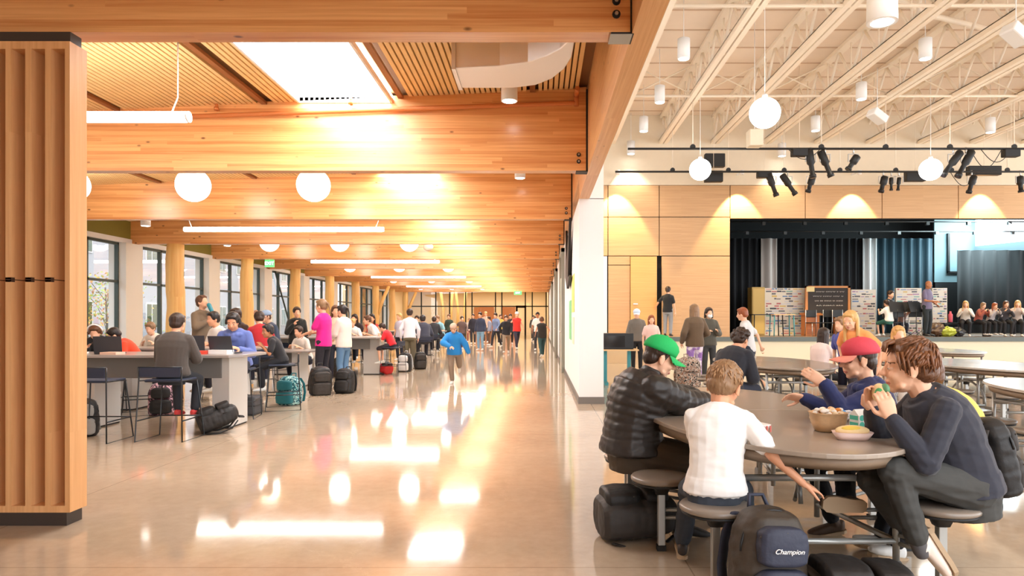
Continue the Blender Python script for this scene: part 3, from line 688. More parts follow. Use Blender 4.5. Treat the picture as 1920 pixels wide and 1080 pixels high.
def hand(b, wrist, d, nrm, k, curl=.35, side=1, fine=True, spread=.1, thumb=.6):
    "d: direction to the fingertips, nrm: out of the palm; side +1: thumb on +lateral"
    d = V(d).normalized(); nrm = V(nrm); nrm = (nrm-d*nrm.dot(d)).normalized(); lat = d.cross(nrm)*side
    w0 = V(wrist); kn = w0+d*.085*k
    b.loft([(w0-d*.01*k, lat*.026*k, nrm*.019*k), (w0+d*.03*k, lat*.036*k, nrm*.017*k), (w0+d*.07*k, lat*.041*k, nrm*.014*k), (kn+d*.006*k, lat*.038*k, nrm*.011*k)], 12, p=2.6)
    for i, (off, ln) in enumerate(((.03, .068), (.0105, .077), (-.0095, .072), (-.029, .056))):
        p = kn+lat*off*k; dd = (d+lat*(off*spread*8)).normalized(); r = (.0088, .0088, .0084, .0075)[i]*k
        ang = curl*.45
        for j, fr in enumerate((.45, .3, .25)):
            dd2 = (dd*cos(ang)+nrm*sin(ang)).normalized(); q = p+dd2*ln*fr*k*1.02; b.caps(p, q, r*(1-.08*j), r*(.93-.08*j), 8, 2); p = q; ang += curl*.95
    p = w0+lat*.026*k+d*.02*k+nrm*.005*k
    dd = (d*.62+lat*.75+nrm*.25).normalized(); q = p+dd*.04*k; b.caps(p, q, .013*k, .0115*k, 8, 2); dd = (d*.85+lat*(.45-thumb*.5)+nrm*thumb*.6).normalized(); r_ = q+dd*.033*k; b.caps(q, r_, .011*k, .0098*k, 8, 2); b.caps(r_, r_+(dd+d*.2).normalized()*.024*k, .0098*k, .0082*k, 8, 2)
def head(b, c, M, k, fine=True):
    P = lambda x, y, z: V(c)+M@V((x, y, z))*k
    E = lambda x, y, z, rx, ry, rz: b.ell(P(x, y, z), rx*k, ry*k, rz*k, M, 16 if fine else 12, 10 if fine else 8)
    E(0, -.012, .032, .074, .092, .084); E(0, .022, -.03, .061, .066, .078); E(0, .03, -.062, .044, .052, .046); E(0, .06, -.092, .022, .02, .018)
    E(0, -.03, -.03, .058, .06, .06)
    b.caps(P(0, .08, .012), P(0, .103, -.022), .008*k, .0135*k, 8, 2); E(0, .098, -.026, .0165, .011, .009)
    if fine:
        b.caps(P(-.04, .068, .022), P(.04, .068, .022), .012*k, .012*k, 8, 2)
        for s in (-1, 1):
            E(s*.034, .058, -.03, .024, .024, .024); E(s*.031, .0735, .001, .0135, .011, .0105)
            b.caps(P(s*.045, .035, -.075), P(0, .058, -.088), .018*k, .016*k, 8, 2)
        b.caps(P(-.019, .083, -.0555), P(.019, .083, -.0555), .0065*k, .0065*k, 8, 2); b.caps(P(-.015, .082, -.066), P(.015, .082, -.066), .0075*k, .0075*k, 8, 2)
    for s in (-1, 1):
        E(s*.078, -.008, -.012, .011, .019, .031)
        if fine: E(s*.083, -.004, -.034, .007, .01, .01); b.caps(P(s*.081, -.022, -.02), P(s*.089, -.024, .012), .006*k, .006*k, 6, 2)

HAIRC = {}
def hairmat(nm, c):
    return mat('hair_'+nm, c, .45, bump=.6, bscale=60, var=.35, vscale=30, stretch=(1, 1, .25))
HC = dict(black=(34, 26, 24), dark=(52, 34, 24), brown=(98, 62, 38), light=(142, 108, 76), blonde=(214, 168, 104), red=(150, 78, 40), grey=(150, 140, 130))
SKIN = dict(a=(238, 186, 154), b=(226, 164, 128), c=(188, 126, 88), d=(134, 86, 60))

def person(name, label, x, y, facing=180, z=0, h=1.62, pose='stand', lean=0, side=0, seat=.75, twist=0, hy=0, hp=8, hr=0, hands=None, feet=None, elb=None, knee=None,
           top=('tee', (200, 60, 120)), bottom=('pants', (40, 44, 58)), shoe=(235, 235, 232), hair=('short', 'brown'), skin='a', cap=None, vox=.016, fine=False, wide=1.0,
           curl=(.4, .4), palms=None, hdir=None, curve=None, cat='person', group=None, extra=None, cs=1.0, hipf=0, head_s=1.0, thick=1.0, cuff=None, hood=None, sock=None):
    """facing: degrees, 0 = away from the camera (+Y), 90 = towards -X, 180 = to the camera; seat: seat height; all targets in the person's own frame"""
    k = h/1.68
    t = thing(name, label, cat, (x, y, z), R(facing), group)
    tt, tc = top; bt, bc = bottom
    m_skin = mat('skin_'+skin, SKIN[skin], .5, spec=.4, var=.05, vscale=14)
    m_top = mat('cloth_%d_%d_%d_%s' % (*tc, tt), tc, .48 if tt == 'puffer' else .85, bump=.35, bscale=(9 if tt != 'puffer' else 14), sheen=0 if tt == 'puffer' else .15, var=.08, vscale=5)
    m_bot = mat('trouser_%d_%d_%d' % bc, bc, .85, bump=.35, bscale=10, var=.1, vscale=7) if bt != 'tiedye' else TIEDYE()
    m_shoe = mat('shoe_%d_%d_%d' % shoe, shoe, .6)
    sit = pose == 'sit'
    zh = seat+.085*k if sit else .93*k*(1-.04*(pose != 'stand'))
    pel = V((0, hipf, zh)); ld = R(lean); lat = V((cos(R(twist)), sin(R(twist)), 0))
    n = 6; pts = [pel]; L = .5*k; cv = curve if curve is not None else (.35 if sit else .15)
    for i in range(n):
        a = ld+cv*(i/(n-1)-.35); dvec = V((sin(R(side)), sin(a), cos(a))).normalized(); pts.append(pts[-1]+dvec*L/n)
    def sp(u):
        u = max(0, min(1, u))*n; i = min(int(u), n-1); return pts[i].lerp(pts[i+1], u-i)
    def fw(u):
        d = (sp(min(1, u+.1))-sp(max(0, u-.1))).normalized(); la = lat*u+V((1, 0, 0))*(1-u); return (d.cross(la)*-1).normalized()*1, la.normalized()
    neck = pts[-1]; tw = wide
    sx = .155*k*wide
    f1, l1 = fw(1); upd = (sp(1)-sp(.85)).normalized()
    sh = {s: sp(.84)+l1*s*sx*.99 for s in (-1, 1)}
    # head
    Mh = rotm(R(twist+hy), R(hp), R(hr)); hdn = (upd*.75+V((0, 0, .5))).normalized()
    hc = neck+hdn*.055*k+Mh@V((0, .03, .085))*k
    hk = k*head_s*1.04 if h > 1.3 else k*1.12*head_s
    # limbs
    la_, lf_ = .275*k, .245*k
    dh = {s: V((s*.24*k, .06*k, zh-.08*k)) for s in (-1, 1)}
    if pose == 'walk': dh = {-1: V((-.23*k, .26*k, zh+.02)), 1: V((.23*k, -.18*k, zh))}
    if sit: dh = {s: V((s*.12*k, .42*k, seat+.28*k)) for s in (-1, 1)}
    if hands:
        for s in (-1, 1):
            if hands.get(s) is not None: dh[s] = V(hands[s])
    eh = elb or {}
    E_, W_ = {}, {}
    for s in (-1, 1):
        E_[s], W_[s] = ik(sh[s], dh[s], la_, lf_, eh.get(s, V((s*.5, -.6, -.6))))
    df = {s: V((s*.095*k, .0, .075*k)) for s in (-1, 1)}
    if pose == 'walk': df = {-1: V((-.08*k, -.33*k, .13*k)), 1: V((.08*k, .26*k, .08*k))}
    if pose == 'run': df = {-1: V((-.07*k, -.5*k, .42*k)), 1: V((.05*k, .06*k, .08*k))}
    if sit: df = {s: V((s*.11*k, .36*k, max(.08, seat-.44*k))) for s in (-1, 1)}
    if feet:
        for s in (-1, 1):
            if feet.get(s) is not None: df[s] = V(feet[s])
    kh = knee or {}
    K_, A_ = {}, {}; hipj = {s: pel+V((s*.085*k*min(wide, 1.1), 0, -.01)) for s in (-1, 1)}
    for s in (-1, 1): K_[s], A_[s] = ik(hipj[s], df[s], .415*k, .405*k, kh.get(s, V((s*.15, 1, .35 if sit else .05))))
    # ---- body ----
    b = MB(); tk = thick
    def torso(b, e, u0=-.16, u1=1.0, shoulder=True):
        rr = []
        for u, a_, b_ in ((-.16, .12, .085), (-.1, .148, .105), (.02, .158, .112), (.2, .142, .102), (.4, .138, .1), (.6, .155, .108), (.76, .16, .105), (.88, .13, .088), (.99, .085, .066)):
            if u < u0 or u > u1: continue
            f, l = fw(max(0, u)); p = sp(u) if u >= 0 else pel+(pts[0]-pts[1]).normalized()*(-u*L)
            rr.append((p, l*(a_*k*wide+e), f*(b_*k*tk+e)))
        b.loft(rr, 20, p=2.3)
        if shoulder:
            for s in (-1, 1): b.caps(sp(.95)+l1*s*.03*k, sh[s]-upd*.004, .04*k+e*.7, .042*k+e*.8, 12, 3)
    torso(b, -.004); b.caps(neck-upd*.05*k, hc+Mh@V((0, -.025, -.055))*hk, .052*k*tk**.5, .05*hk, 12, 2)
    head(b, hc, Mh, hk, fine or vox < .012)
    for s in (-1, 1):
        b.caps(sh[s], E_[s], .042*k*tk**.6, .034*k*tk**.6, 10, 2); b.caps(E_[s], W_[s], .034*k*tk**.6, .024*k, 10, 2)
        d = (W_[s]-E_[s]).normalized()
        hd_ = V(hdir[s]) if hdir and hdir.get(s) is not None else d
        pn = V(palms[s]) if palms and palms.get(s) is not None else V((-s*.6, .1, -.6)) if abs(d.z) < .7 else V((-s, 0, 0))
        hand(b, W_[s]+d*.005, hd_, pn, k*1.02, curl[0 if s < 0 else 1], side=HANDSIDE(s, hd_, pn))
        b.caps(hipj[s], K_[s], .075*k, .048*k, 10, 2); b.caps(K_[s], A_[s], .048*k, .034*k, 10, 2)
    body = fin(b.build('body', m_skin, t), vox, 4 if fine else 3)
    if fine or vox < .012: POST[body] = dict(c=hc.copy(), M=Mh.copy(), k=hk, hair=hair[1])
    # ---- top ----
    e = {'tee': .014, 'long': .016, 'hoodie': .024, 'jacket': .03, 'puffer': .042, 'vest': .028, 'tank': .008}[tt]*cs
    b = MB(); torso(b, e, u0=-.1)
    f, l = fw(0); hem = pel+(pts[0]-pts[1]).normalized()*.1*k
    if sit: b.loft([(sp(.12), fw(.12)[1]*(.152*k*wide+e), fw(.12)[0]*(.112*k*tk+e)), (pel, l*(.168*k*wide+e), f*(.122*k*tk+e)), (pel-V((0, 0, .035*k)), l*(.172*k*wide+e), f*(.12*k*tk+e))], 20, p=2.3)
    else: b.loft([(pel, l*(.158*k*wide+e), f*(.112*k*tk+e)), (hem, l*(.162*k*wide+e), f*(.115*k*tk+e))], 20, p=2.3)
    b.loft([(sp(.93), l1*(.085*k+e), f1*(.062*k+e)), (neck+upd*.012*k, l1*(.066*k+e*.5), f1*(.06*k+e*.5))], 16)
    for s in (-1, 1):
        if tt in ('tee', 'vest', 'tank'):
            if tt == 'tee': q = sh[s].lerp(E_[s], .7); b.caps(sh[s], q, .048*k*tk**.6+e*.6, .05*k*tk**.6+e*.8, 12, 2); cut = (q, (E_[s]-sh[s]).normalized(), .056*k+e)
        else:
            r0 = .045*k*tk**.6+e*.85; b.caps(sh[s], E_[s], r0, .04*k*tk**.6+e, 12, 3); wq = E_[s].lerp(W_[s], .96); b.caps(E_[s], wq, .042*k*tk**.6+e, .03*k+e*.7, 12, 2)
            if tt == 'puffer' :
                for u in (.15, .38, .6, .82):
                    for (p0, p1, ra) in ((sh[s], E_[s], .05*k*tk**.6+e), (E_[s], W_[s], .038*k*tk**.6+e)):
                        p = p0.lerp(p1, u); d = (p1-p0).normalized(); b.caps(p-d*.012, p+d*.012, ra+.003, ra+.003, 12, 2)
    if tt == 'puffer':
        for u in (-.02, .08, .18, .28, .38, .48, .58, .68, .78):
            f, l = fw(max(u, 0)); p = sp(max(0, u)); d = (sp(min(1, max(0, u)+.1))-sp(max(0, u))).normalized(); a_, b_ = (.158, .118) if u < .5 else (.165, .115)
            if .1 < u < .4: a_, b_ = .15, .115
            PR = ((-.1, .148, .105), (.02, .158, .112), (.2, .142, .102), (.4, .138, .1), (.6, .155, .108), (.76, .16, .105), (.88, .13, .088))
            for (u0, a0, b0), (u1, a1, b1) in zip(PR, PR[1:]):
                if u0 <= u <= u1: w3 = (u-u0)/(u1-u0); a_, b_ = a0+(a1-a0)*w3+.004, b0+(b1-b0)*w3+.004
            b.loft([(p-d*.022, l*(a_*k*wide+e-.003), f*(b_*k*tk+e-.003)), (p, l*(a_*k*wide+e+.001), f*(b_*k*tk+e+.001)), (p+d*.022, l*(a_*k*wide+e-.003), f*(b_*k*tk+e-.003))], 20, p=2.3)
        b.loft([(neck-upd*.03*k, l1*.085*k, f1*.08*k), (neck+upd*.05*k, l1*.074*k, f1*.072*k)], 16)
    if (tt == 'hoodie' and hood != 0) or hood: # folded hood behind the neck
        for i in range(7):
            a = pi*(i/6); p = neck-upd*.035*k-f1*(.045+.045*sin(a))*k+l1*cos(a)*.095*k+upd*(-.01+.02*sin(a))*k; b.ell(p, .04*k, .04*k, .034*k, None, 10, 8)
        b.ell(neck-f1*.1*k-upd*.06*k, .075*k, .045*k, .06*k, None, 12, 8)
    top_o = fin(b.build({'tee': 'shirt', 'long': 'sweatshirt', 'hoodie': 'hoodie', 'jacket': 'jacket', 'puffer': 'puffer_jacket', 'vest': 'vest', 'tank': 'shirt'}[tt], m_top, t), vox, 12 if tt == 'puffer' else 3)
    if fine: POST[top_o] = dict(wr=.004 if tt != 'puffer' else .006, el=[E_[-1].copy(), E_[1].copy()])
    # ---- bottoms ----
    b = MB(); e = .014*cs
    b.loft([(pel+(pts[0]-pts[1]).normalized()*.16*k, V((1, 0, 0))*(.125*k*wide+e), fw(0)[0]*(.095*k*tk+e)), (pel, V((1, 0, 0))*(.158*k*wide+e*.8), fw(0)[0]*(.112*k*tk+e)), (sp(.06), fw(.06)[1]*(.14*k*wide), fw(.06)[0]*(.1*k*tk))], 18, p=2.3)
    for s in (-1, 1):
        wf = 1.0+(.25 if bt == 'wide' else 0)
        b.caps(hipj[s], K_[s], .083*k*tk**.5+e, .056*k*wf*tk**.4+e, 12, 3)
        if bt != 'shorts':
            q = K_[s].lerp(A_[s], .93 if cuff is None else cuff); b.caps(K_[s], q, .053*k*wf*tk**.4+e, (.04 if bt != 'wide' else .065)*k+e, 12, 2)
    bo = fin(b.build('shorts' if bt == 'shorts' else 'trousers', m_bot, t), vox, 3)
    if fine: POST[bo] = dict(wr=.005, el=[K_[-1].copy(), K_[1].copy()])
    # ---- shoes ----
    for s in (-1, 1):
        q = MB(); a = A_[s]; shin = (K_[s]-a).normalized(); fd = V((s*.12, 1, 0))
        if pose == 'run' and s < 0: fd = V((0, .2, -1))
        fd = (fd-shin*fd.dot(shin)*.8).normalized(); dn = V((0, 0, -1)) if not (pose == 'run' and s < 0) else V((0, -1, -.2))
        if feet and feet.get('fd%d' % s) is not None: fd = V(feet['fd%d' % s]).normalized(); dn = V(feet['dn%d' % s]).normalized()
        la2 = fd.cross(dn).normalized(); heel = a-fd*.05*k+dn*.035*k; toe = a+fd*.165*k+dn*.045*k; q.loft([(heel-fd*.02*k, la2*.02*k, dn*.03*k), (heel, la2*.034*k, dn*.042*k), (heel.lerp(toe, .35), la2*.036*k, dn*.04*k), (heel.lerp(toe, .7), la2*.046*k, dn*.03*k), (toe-fd*.02*k, la2*.04*k, dn*.024*k), (toe+fd*.012*k, la2*.02*k, dn*.015*k)], 12, p=2.4); q.caps(a, a+dn*.02*k-fd*.01, .04*k, .04*k, 10, 2)
        so = fin(q.build('shoe', m_shoe, t), max(vox*.7, .006), 2)
        if fine:
            q = MB(); base = heel+dn*.034*k; q.loft([(base-fd*.02*k-dn*.0, la2*.03*k, fd*.001), ], 12) if 0 else None
            prof = [(-.03, .022), (-.01, .037), (.07, .04), (.15, .05), (.2, .045), (.225, .022)]; pl = [heel+fd*u*k+la2*w_*k for u, w_ in prof]+[heel+fd*u*k-la2*w_*k for u, w_ in reversed(prof)]
            n_ = len(pl); z0 = dn*.03*k; z1 = dn*.052*k; q.add([p+z0 for p in pl]+[p+z1 for p in pl], [tuple(range(n_)), tuple(reversed(range(n_, 2*n_)))]+[(i, n_+i, n_+(i+1) % n_, (i+1) % n_) for i in range(n_)])
            q.build('sole', mat('sole_tan', (186, 160, 130), .8), so)
    if sock:
        for s in (-1, 1):
            d = (K_[s]-A_[s]).normalized(); fin(MB().caps(A_[s]-d*.01, A_[s]+d*.07*k, .04*k, .042*k, 12, 2).build('sock', mat('sock_%d' % sock[0], sock, .8), t), .008, 2)
    # ---- hair / cap ----
    hs, hcn = hair; hm = hairmat(hcn, HC[hcn]); b = MB(); P = lambda x_, y_, z_: hc+Mh@V((x_, y_, z_))*hk
    EE = lambda x_, y_, z_, rx, ry, rz: b.ell(P(x_, y_, z_), rx*hk, ry*hk, rz*hk, Mh, 16, 10)
    if hs != 'bald':
        hi = .0 if cap else .012
        EE(0, -.028, .04, .08+hi, .089+hi*.7, .078+hi*1.6); EE(0, -.052, -.012, .069+hi*.6, .058+hi, .062)
        if not cap: b.caps(P(-.045, .045, .088), P(.045, .045, .088), .02*hk, .022*hk, 10, 2); EE(0, .03, .094, .06, .045, .03)
        for s in (-1, 1): b.caps(P(s*.07, .015, .045), P(s*.074, .01, .0), .014*hk, .007*hk, 8, 2)
    if hs in ('long', 'bob', 'mop'):
        ln = {'long': .3, 'bob': .12, 'mop': .05}[hs]
        for i in range(9):
            a = pi*(.02+.96*i/8)+pi; p = P(.078*cos(a), -.02+.075*sin(a), .02); q = p+V((0, 0, -ln))*hk+(p-hc)*.12
            if hs != 'mop' : q = q.lerp(V((q.x, neck.y-(.08*k)*sin(-a)*1.0, q.z)), .4)
            b.caps(p, q, .026*hk, .02*hk, 8, 2)
    if hs == 'pony': b.tube([P(0, -.1, .05), P(0, -.15, .03), P(0, -.165, -.05), P(0, -.15, -.16)], lambda u: (.026-.018*u)*hk, 8); EE(0, -.11, .05, .03, .03, .03)
    if hs == 'bun': EE(0, -.05, .135, .035, .035, .032)
    if hs == 'afro':
        rn = random.Random(3)
        for i in range(60):
            a, c_ = rn.uniform(0, 2*pi), rn.uniform(-.35, 1); r_ = math.sqrt(1-c_*c_)
            if r_*sin(a) > .55 and c_ < .35: continue
            EE(.098*r_*cos(a), -.02+.105*r_*sin(a), .035+.1*c_, .024, .024, .024)
    if b.v:
        ho = fin(b.build('hair', hm, t), max(vox*.6, .005), 3)
        if fine and not cap: POST[ho] = dict(hairn=.004, c=hc.copy(), M=Mh.copy(), k=hk)
    if fine and hs in ('lock', 'crop'):
        rn = random.Random(len(label)); b = MB(); mid = 260
        for i in range(mid):
            a = rn.uniform(0, 2*pi); c_ = rn.uniform(-.75, 1); r_ = math.sqrt(1-c_*c_); u = V((r_*cos(a), r_*sin(a), c_))
            if u.y > .3 and c_ < .66: continue
            if abs(u.x) > .75 and u.y > -.35 and c_ < -.1: continue
            p = V((u.x*.087, -.024+u.y*.096, .038+u.z*(.09 if c_ > 0 else .08))); crown = V((0, -.6, .8)); tg = (u-crown); tg = (tg-u*tg.dot(u)); 
            if tg.length < .05: tg = V((rn.uniform(-1, 1), rn.uniform(-1, 1), 0))
            tg.normalize(); tg = (tg+V((rn.uniform(-.35, .35), rn.uniform(-.3, .3), rn.uniform(-.2, .2)))*.7); tg = (tg-u*tg.dot(u)).normalized(); ln = (.05 if hs == 'lock' else .024)*rn.uniform(.8, 1.25)
            q1 = p+tg*ln*.5+u*.006; q2 = p+tg*ln-u*(.003 if hs == 'lock' else -.004)
            b.tube([P(*p), P(*q1), P(*q2)], lambda v: (.0085 if hs == 'lock' else .006)*hk*(1.02-v*.9), 5); 
        if hs == 'lock':
            for i in range(16):
                xx = -.062+.124*i/15; b.tube([P(xx*.8, .055, .118), P(xx, .082, .108), P(xx*1.08+.012, .09, .082-.012*abs(sin(i*1.9)))], lambda v: .011*hk*(1.02-v*.85), 6)
            for s in (-1, 1):
                for i in range(8): b.tube([P(s*.075, .05-.018*i, .07), P(s*.09, .045-.018*i, .03), P(s*.087, .04-.018*i, -.006-.012*(i % 3))], lambda v: .01*hk*(1.02-v*.8), 6)
        b.build('hair_locks', mat('hair_strand_'+hcn, tuple(min(255, int(x_*1.25)) for x_ in HC[hcn]), .4, var=.35, vscale=50), t)
    if cap:
        cc, bcol, fl = cap; b = MB(); hm2 = mat('cap_%d_%d_%d' % cc, cc, .8, bump=.15, bscale=60)
        rr = []
        for z_, r_ in ((.028, 1.0), (.05, 1.03), (.075, 1.0), (.1, .86), (.12, .62), (.132, .3), (.135, .04)): rr.append((P(0, -.016-(.006 if z_ < .06 else 0), z_+.008), Mh@V((.09*r_*hk, 0, 0)), Mh@V((0, .108*r_*hk, 0))))
        b.loft(rr, 24); b.ell(P(0, -.016, .143), .008*hk, .008*hk, .005*hk)
        co = b.build('cap', hm2, t)
        b = MB(); vs = []; sg = -1 if fl == 'back' else 1
        for j in range(2):
            for i in range(13):
                a = -1.15+2.3*i/12; x0 = .088*sin(a); y0 = .1*cos(a); x1 = .08*sin(a); ex = .078*cos(a*.95)
                for (xx, yy, zz) in ((x0, y0-.014, .036), (x0*1.0, y0-.01+ex*.5, .036-.006-.018*abs(sin(a))), (x1, y0-.01+ex, .022-.03*abs(sin(a))**1.5)):
                    vs.append(P(xx, sg*yy, zz-.004*j))
        fs = []
        for j in range(2):
            for i in range(12):
                for r_ in range(2): a0 = j*39+i*3+r_; fs.append((a0, a0+3, a0+4, a0+1) if not j else (a0, a0+1, a0+4, a0+3))
        for i in range(12): fs.append((i*3+2, i*3+5, 39+i*3+5, 39+i*3+2))
        fs += [(0, 1, 40, 39), (1, 2, 41, 40), (36, 75, 76, 37), (37, 76, 77, 38)]
        b.add(vs, fs, True); b.build('brim', mat('capbrim_%d_%d_%d' % bcol, bcol, .7), co)
    t['_hc'] = tuple(hc)
    if extra: extra(t, dict(hc=hc, M=Mh, k=k, hk=hk, W=W_, E=E_, neck=neck, sp=sp, fw=fw, pel=pel, vox=vox, A=A_))
    del t['_hc']
    return t
def HANDSIDE(s, d, n):
    "thumb side for a relaxed anatomical hand: lateral axis that points forward/up or inwards"
    d, n = V(d).normalized(), V(n); l = d.cross((n-d*n.dot(d)).normalized())
    # right hand (s=+1): thumb = d x n up to sign
    return -1 if s > 0 else 1
def TIEDYE():
    if 'tiedye' in MATS: return MATS['tiedye']
    m = mat('tiedye_base', (240, 226, 244), .85); MATS['tiedye'] = m; nt = m.node_tree; b = nt.nodes['Principled BSDF']
    tc = N(nt, 'ShaderNodeTexCoord'); v = N(nt, 'ShaderNodeTexNoise'); v.inputs['Scale'].default_value = 9; v.inputs['Detail'].default_value = 3; nt.links.new(tc.outputs['Object'], v.inputs[0])
    r = N(nt, 'ShaderNodeValToRGB'); r.color_ramp.elements[0].position = .46; r.color_ramp.elements[0].color = lin((246, 236, 248)); r.color_ramp.elements[1].position = .56; r.color_ramp.elements[1].color = lin((158, 118, 190))
    nt.links.new(v.outputs[0], r.inputs[0]); nt.links.new(r.outputs[0], b.inputs['Base Color']); return m
def pattern(name, base, spots, scale=14, rough=.8, thr=.45):
    if name in MATS: return MATS[name]
    m = mat(name, base, rough); nt = m.node_tree; b = nt.nodes['Principled BSDF']
    tc = N(nt, 'ShaderNodeTexCoord'); v = N(nt, 'ShaderNodeTexNoise'); v.inputs['Scale'].default_value = scale; v.inputs['Detail'].default_value = 2; v.inputs['Distortion'].default_value = 1.5; nt.links.new(tc.outputs['Object'], v.inputs[0])
    r = N(nt, 'ShaderNodeValToRGB'); r.color_ramp.interpolation = 'CONSTANT'; e = r.color_ramp.elements; e[0].position = 0; e[0].color = lin(base); e[1].position = thr; e[1].color = lin(spots[0])
    for i, s_ in enumerate(spots[1:]): q = e.new(thr+.07*(i+1)); q.color = lin(s_)
    nt.links.new(v.outputs[0], r.inputs[0]); nt.links.new(r.outputs[0], b.inputs['Base Color']); return m
def bake_people():
    "turn the remeshed bodies and clothes into plain meshes, then add faces, folds and strands"
    bpy.context.view_layer.update(); dg = bpy.context.evaluated_depsgraph_get()
    for o in BAKE:
        me = bpy.data.meshes.new_from_object(o.evaluated_get(dg)); o.data = me; 
    for o in BAKE:
        o.modifiers.clear(); me = o.data
        me.polygons.foreach_set('use_smooth', [True]*len(me.polygons))
        p = POST.get(o)
        if not p: continue
        if 'hair' in p:
            for nm, c in (('eye_white', (214, 200, 190)), ('iris_dark', (50, 34, 26)), ('lip_rose', (206, 122, 110)), ('brow_'+p['hair'], HC[p['hair']])): me.materials.append(mat(nm, c, .3 if 'eye' in nm or 'iris' in nm else .6))
            Mi = p['M'].inverted()
            for f in me.polygons:
                q = Mi@(f.center-p['c'])/p['k']; ax = abs(q.x)
                if q.y < .055 or abs(q.z) > .09: continue
                if ((ax-.031)/.0115)**2+((q.z-.0)/.0045)**2 < 1: f.material_index = 2 if ((ax-.031)/.0058)**2+((q.z)/.006)**2 < 1 else 1
                elif ax < .024 and abs(q.z+.061+(.003 if ax > .015 else 0)) < .0075-.12*ax and q.y > .07: f.material_index = 3
                elif .012 < ax < .05 and abs(q.z-.026+.12*max(0, ax-.035)-.05*min(0, ax-.03)) < .003: f.material_index = 4
        if 'wr' in p:
            a = p['wr']
            co = [v.co.copy() for v in me.vertices]; no = [v.normal.copy() for v in me.vertices]; out = []
            for c, nn in zip(co, no):
                d = min((c-e).length for e in p['el']); w_ = 1+1.6*max(0, 1-d/.16)
                nz = noise.noise(V((c.x*9, c.y*9, c.z*22)))+.6*noise.noise(V((c.x*20+5, c.y*20, c.z*34)))
                out += list(c+nn*a*w_*(nz-.25*abs(nz)))
            me.vertices.foreach_set('co', out)
        if 'hairn' in p:
            Mi = p['M'].inverted()
            co = [v.co.copy() for v in me.vertices]; no = [v.normal.copy() for v in me.vertices]; out = []
            for c, nn in zip(co, no):
                q = Mi@(c-p['c']); out += list(c+nn*p['hairn']*(noise.noise(V((q.x*90, q.y*30, q.z*30)))+.5*noise.noise(V((q.x*160, q.y*60, q.z*60)))))
            me.vertices.foreach_set('co', out)
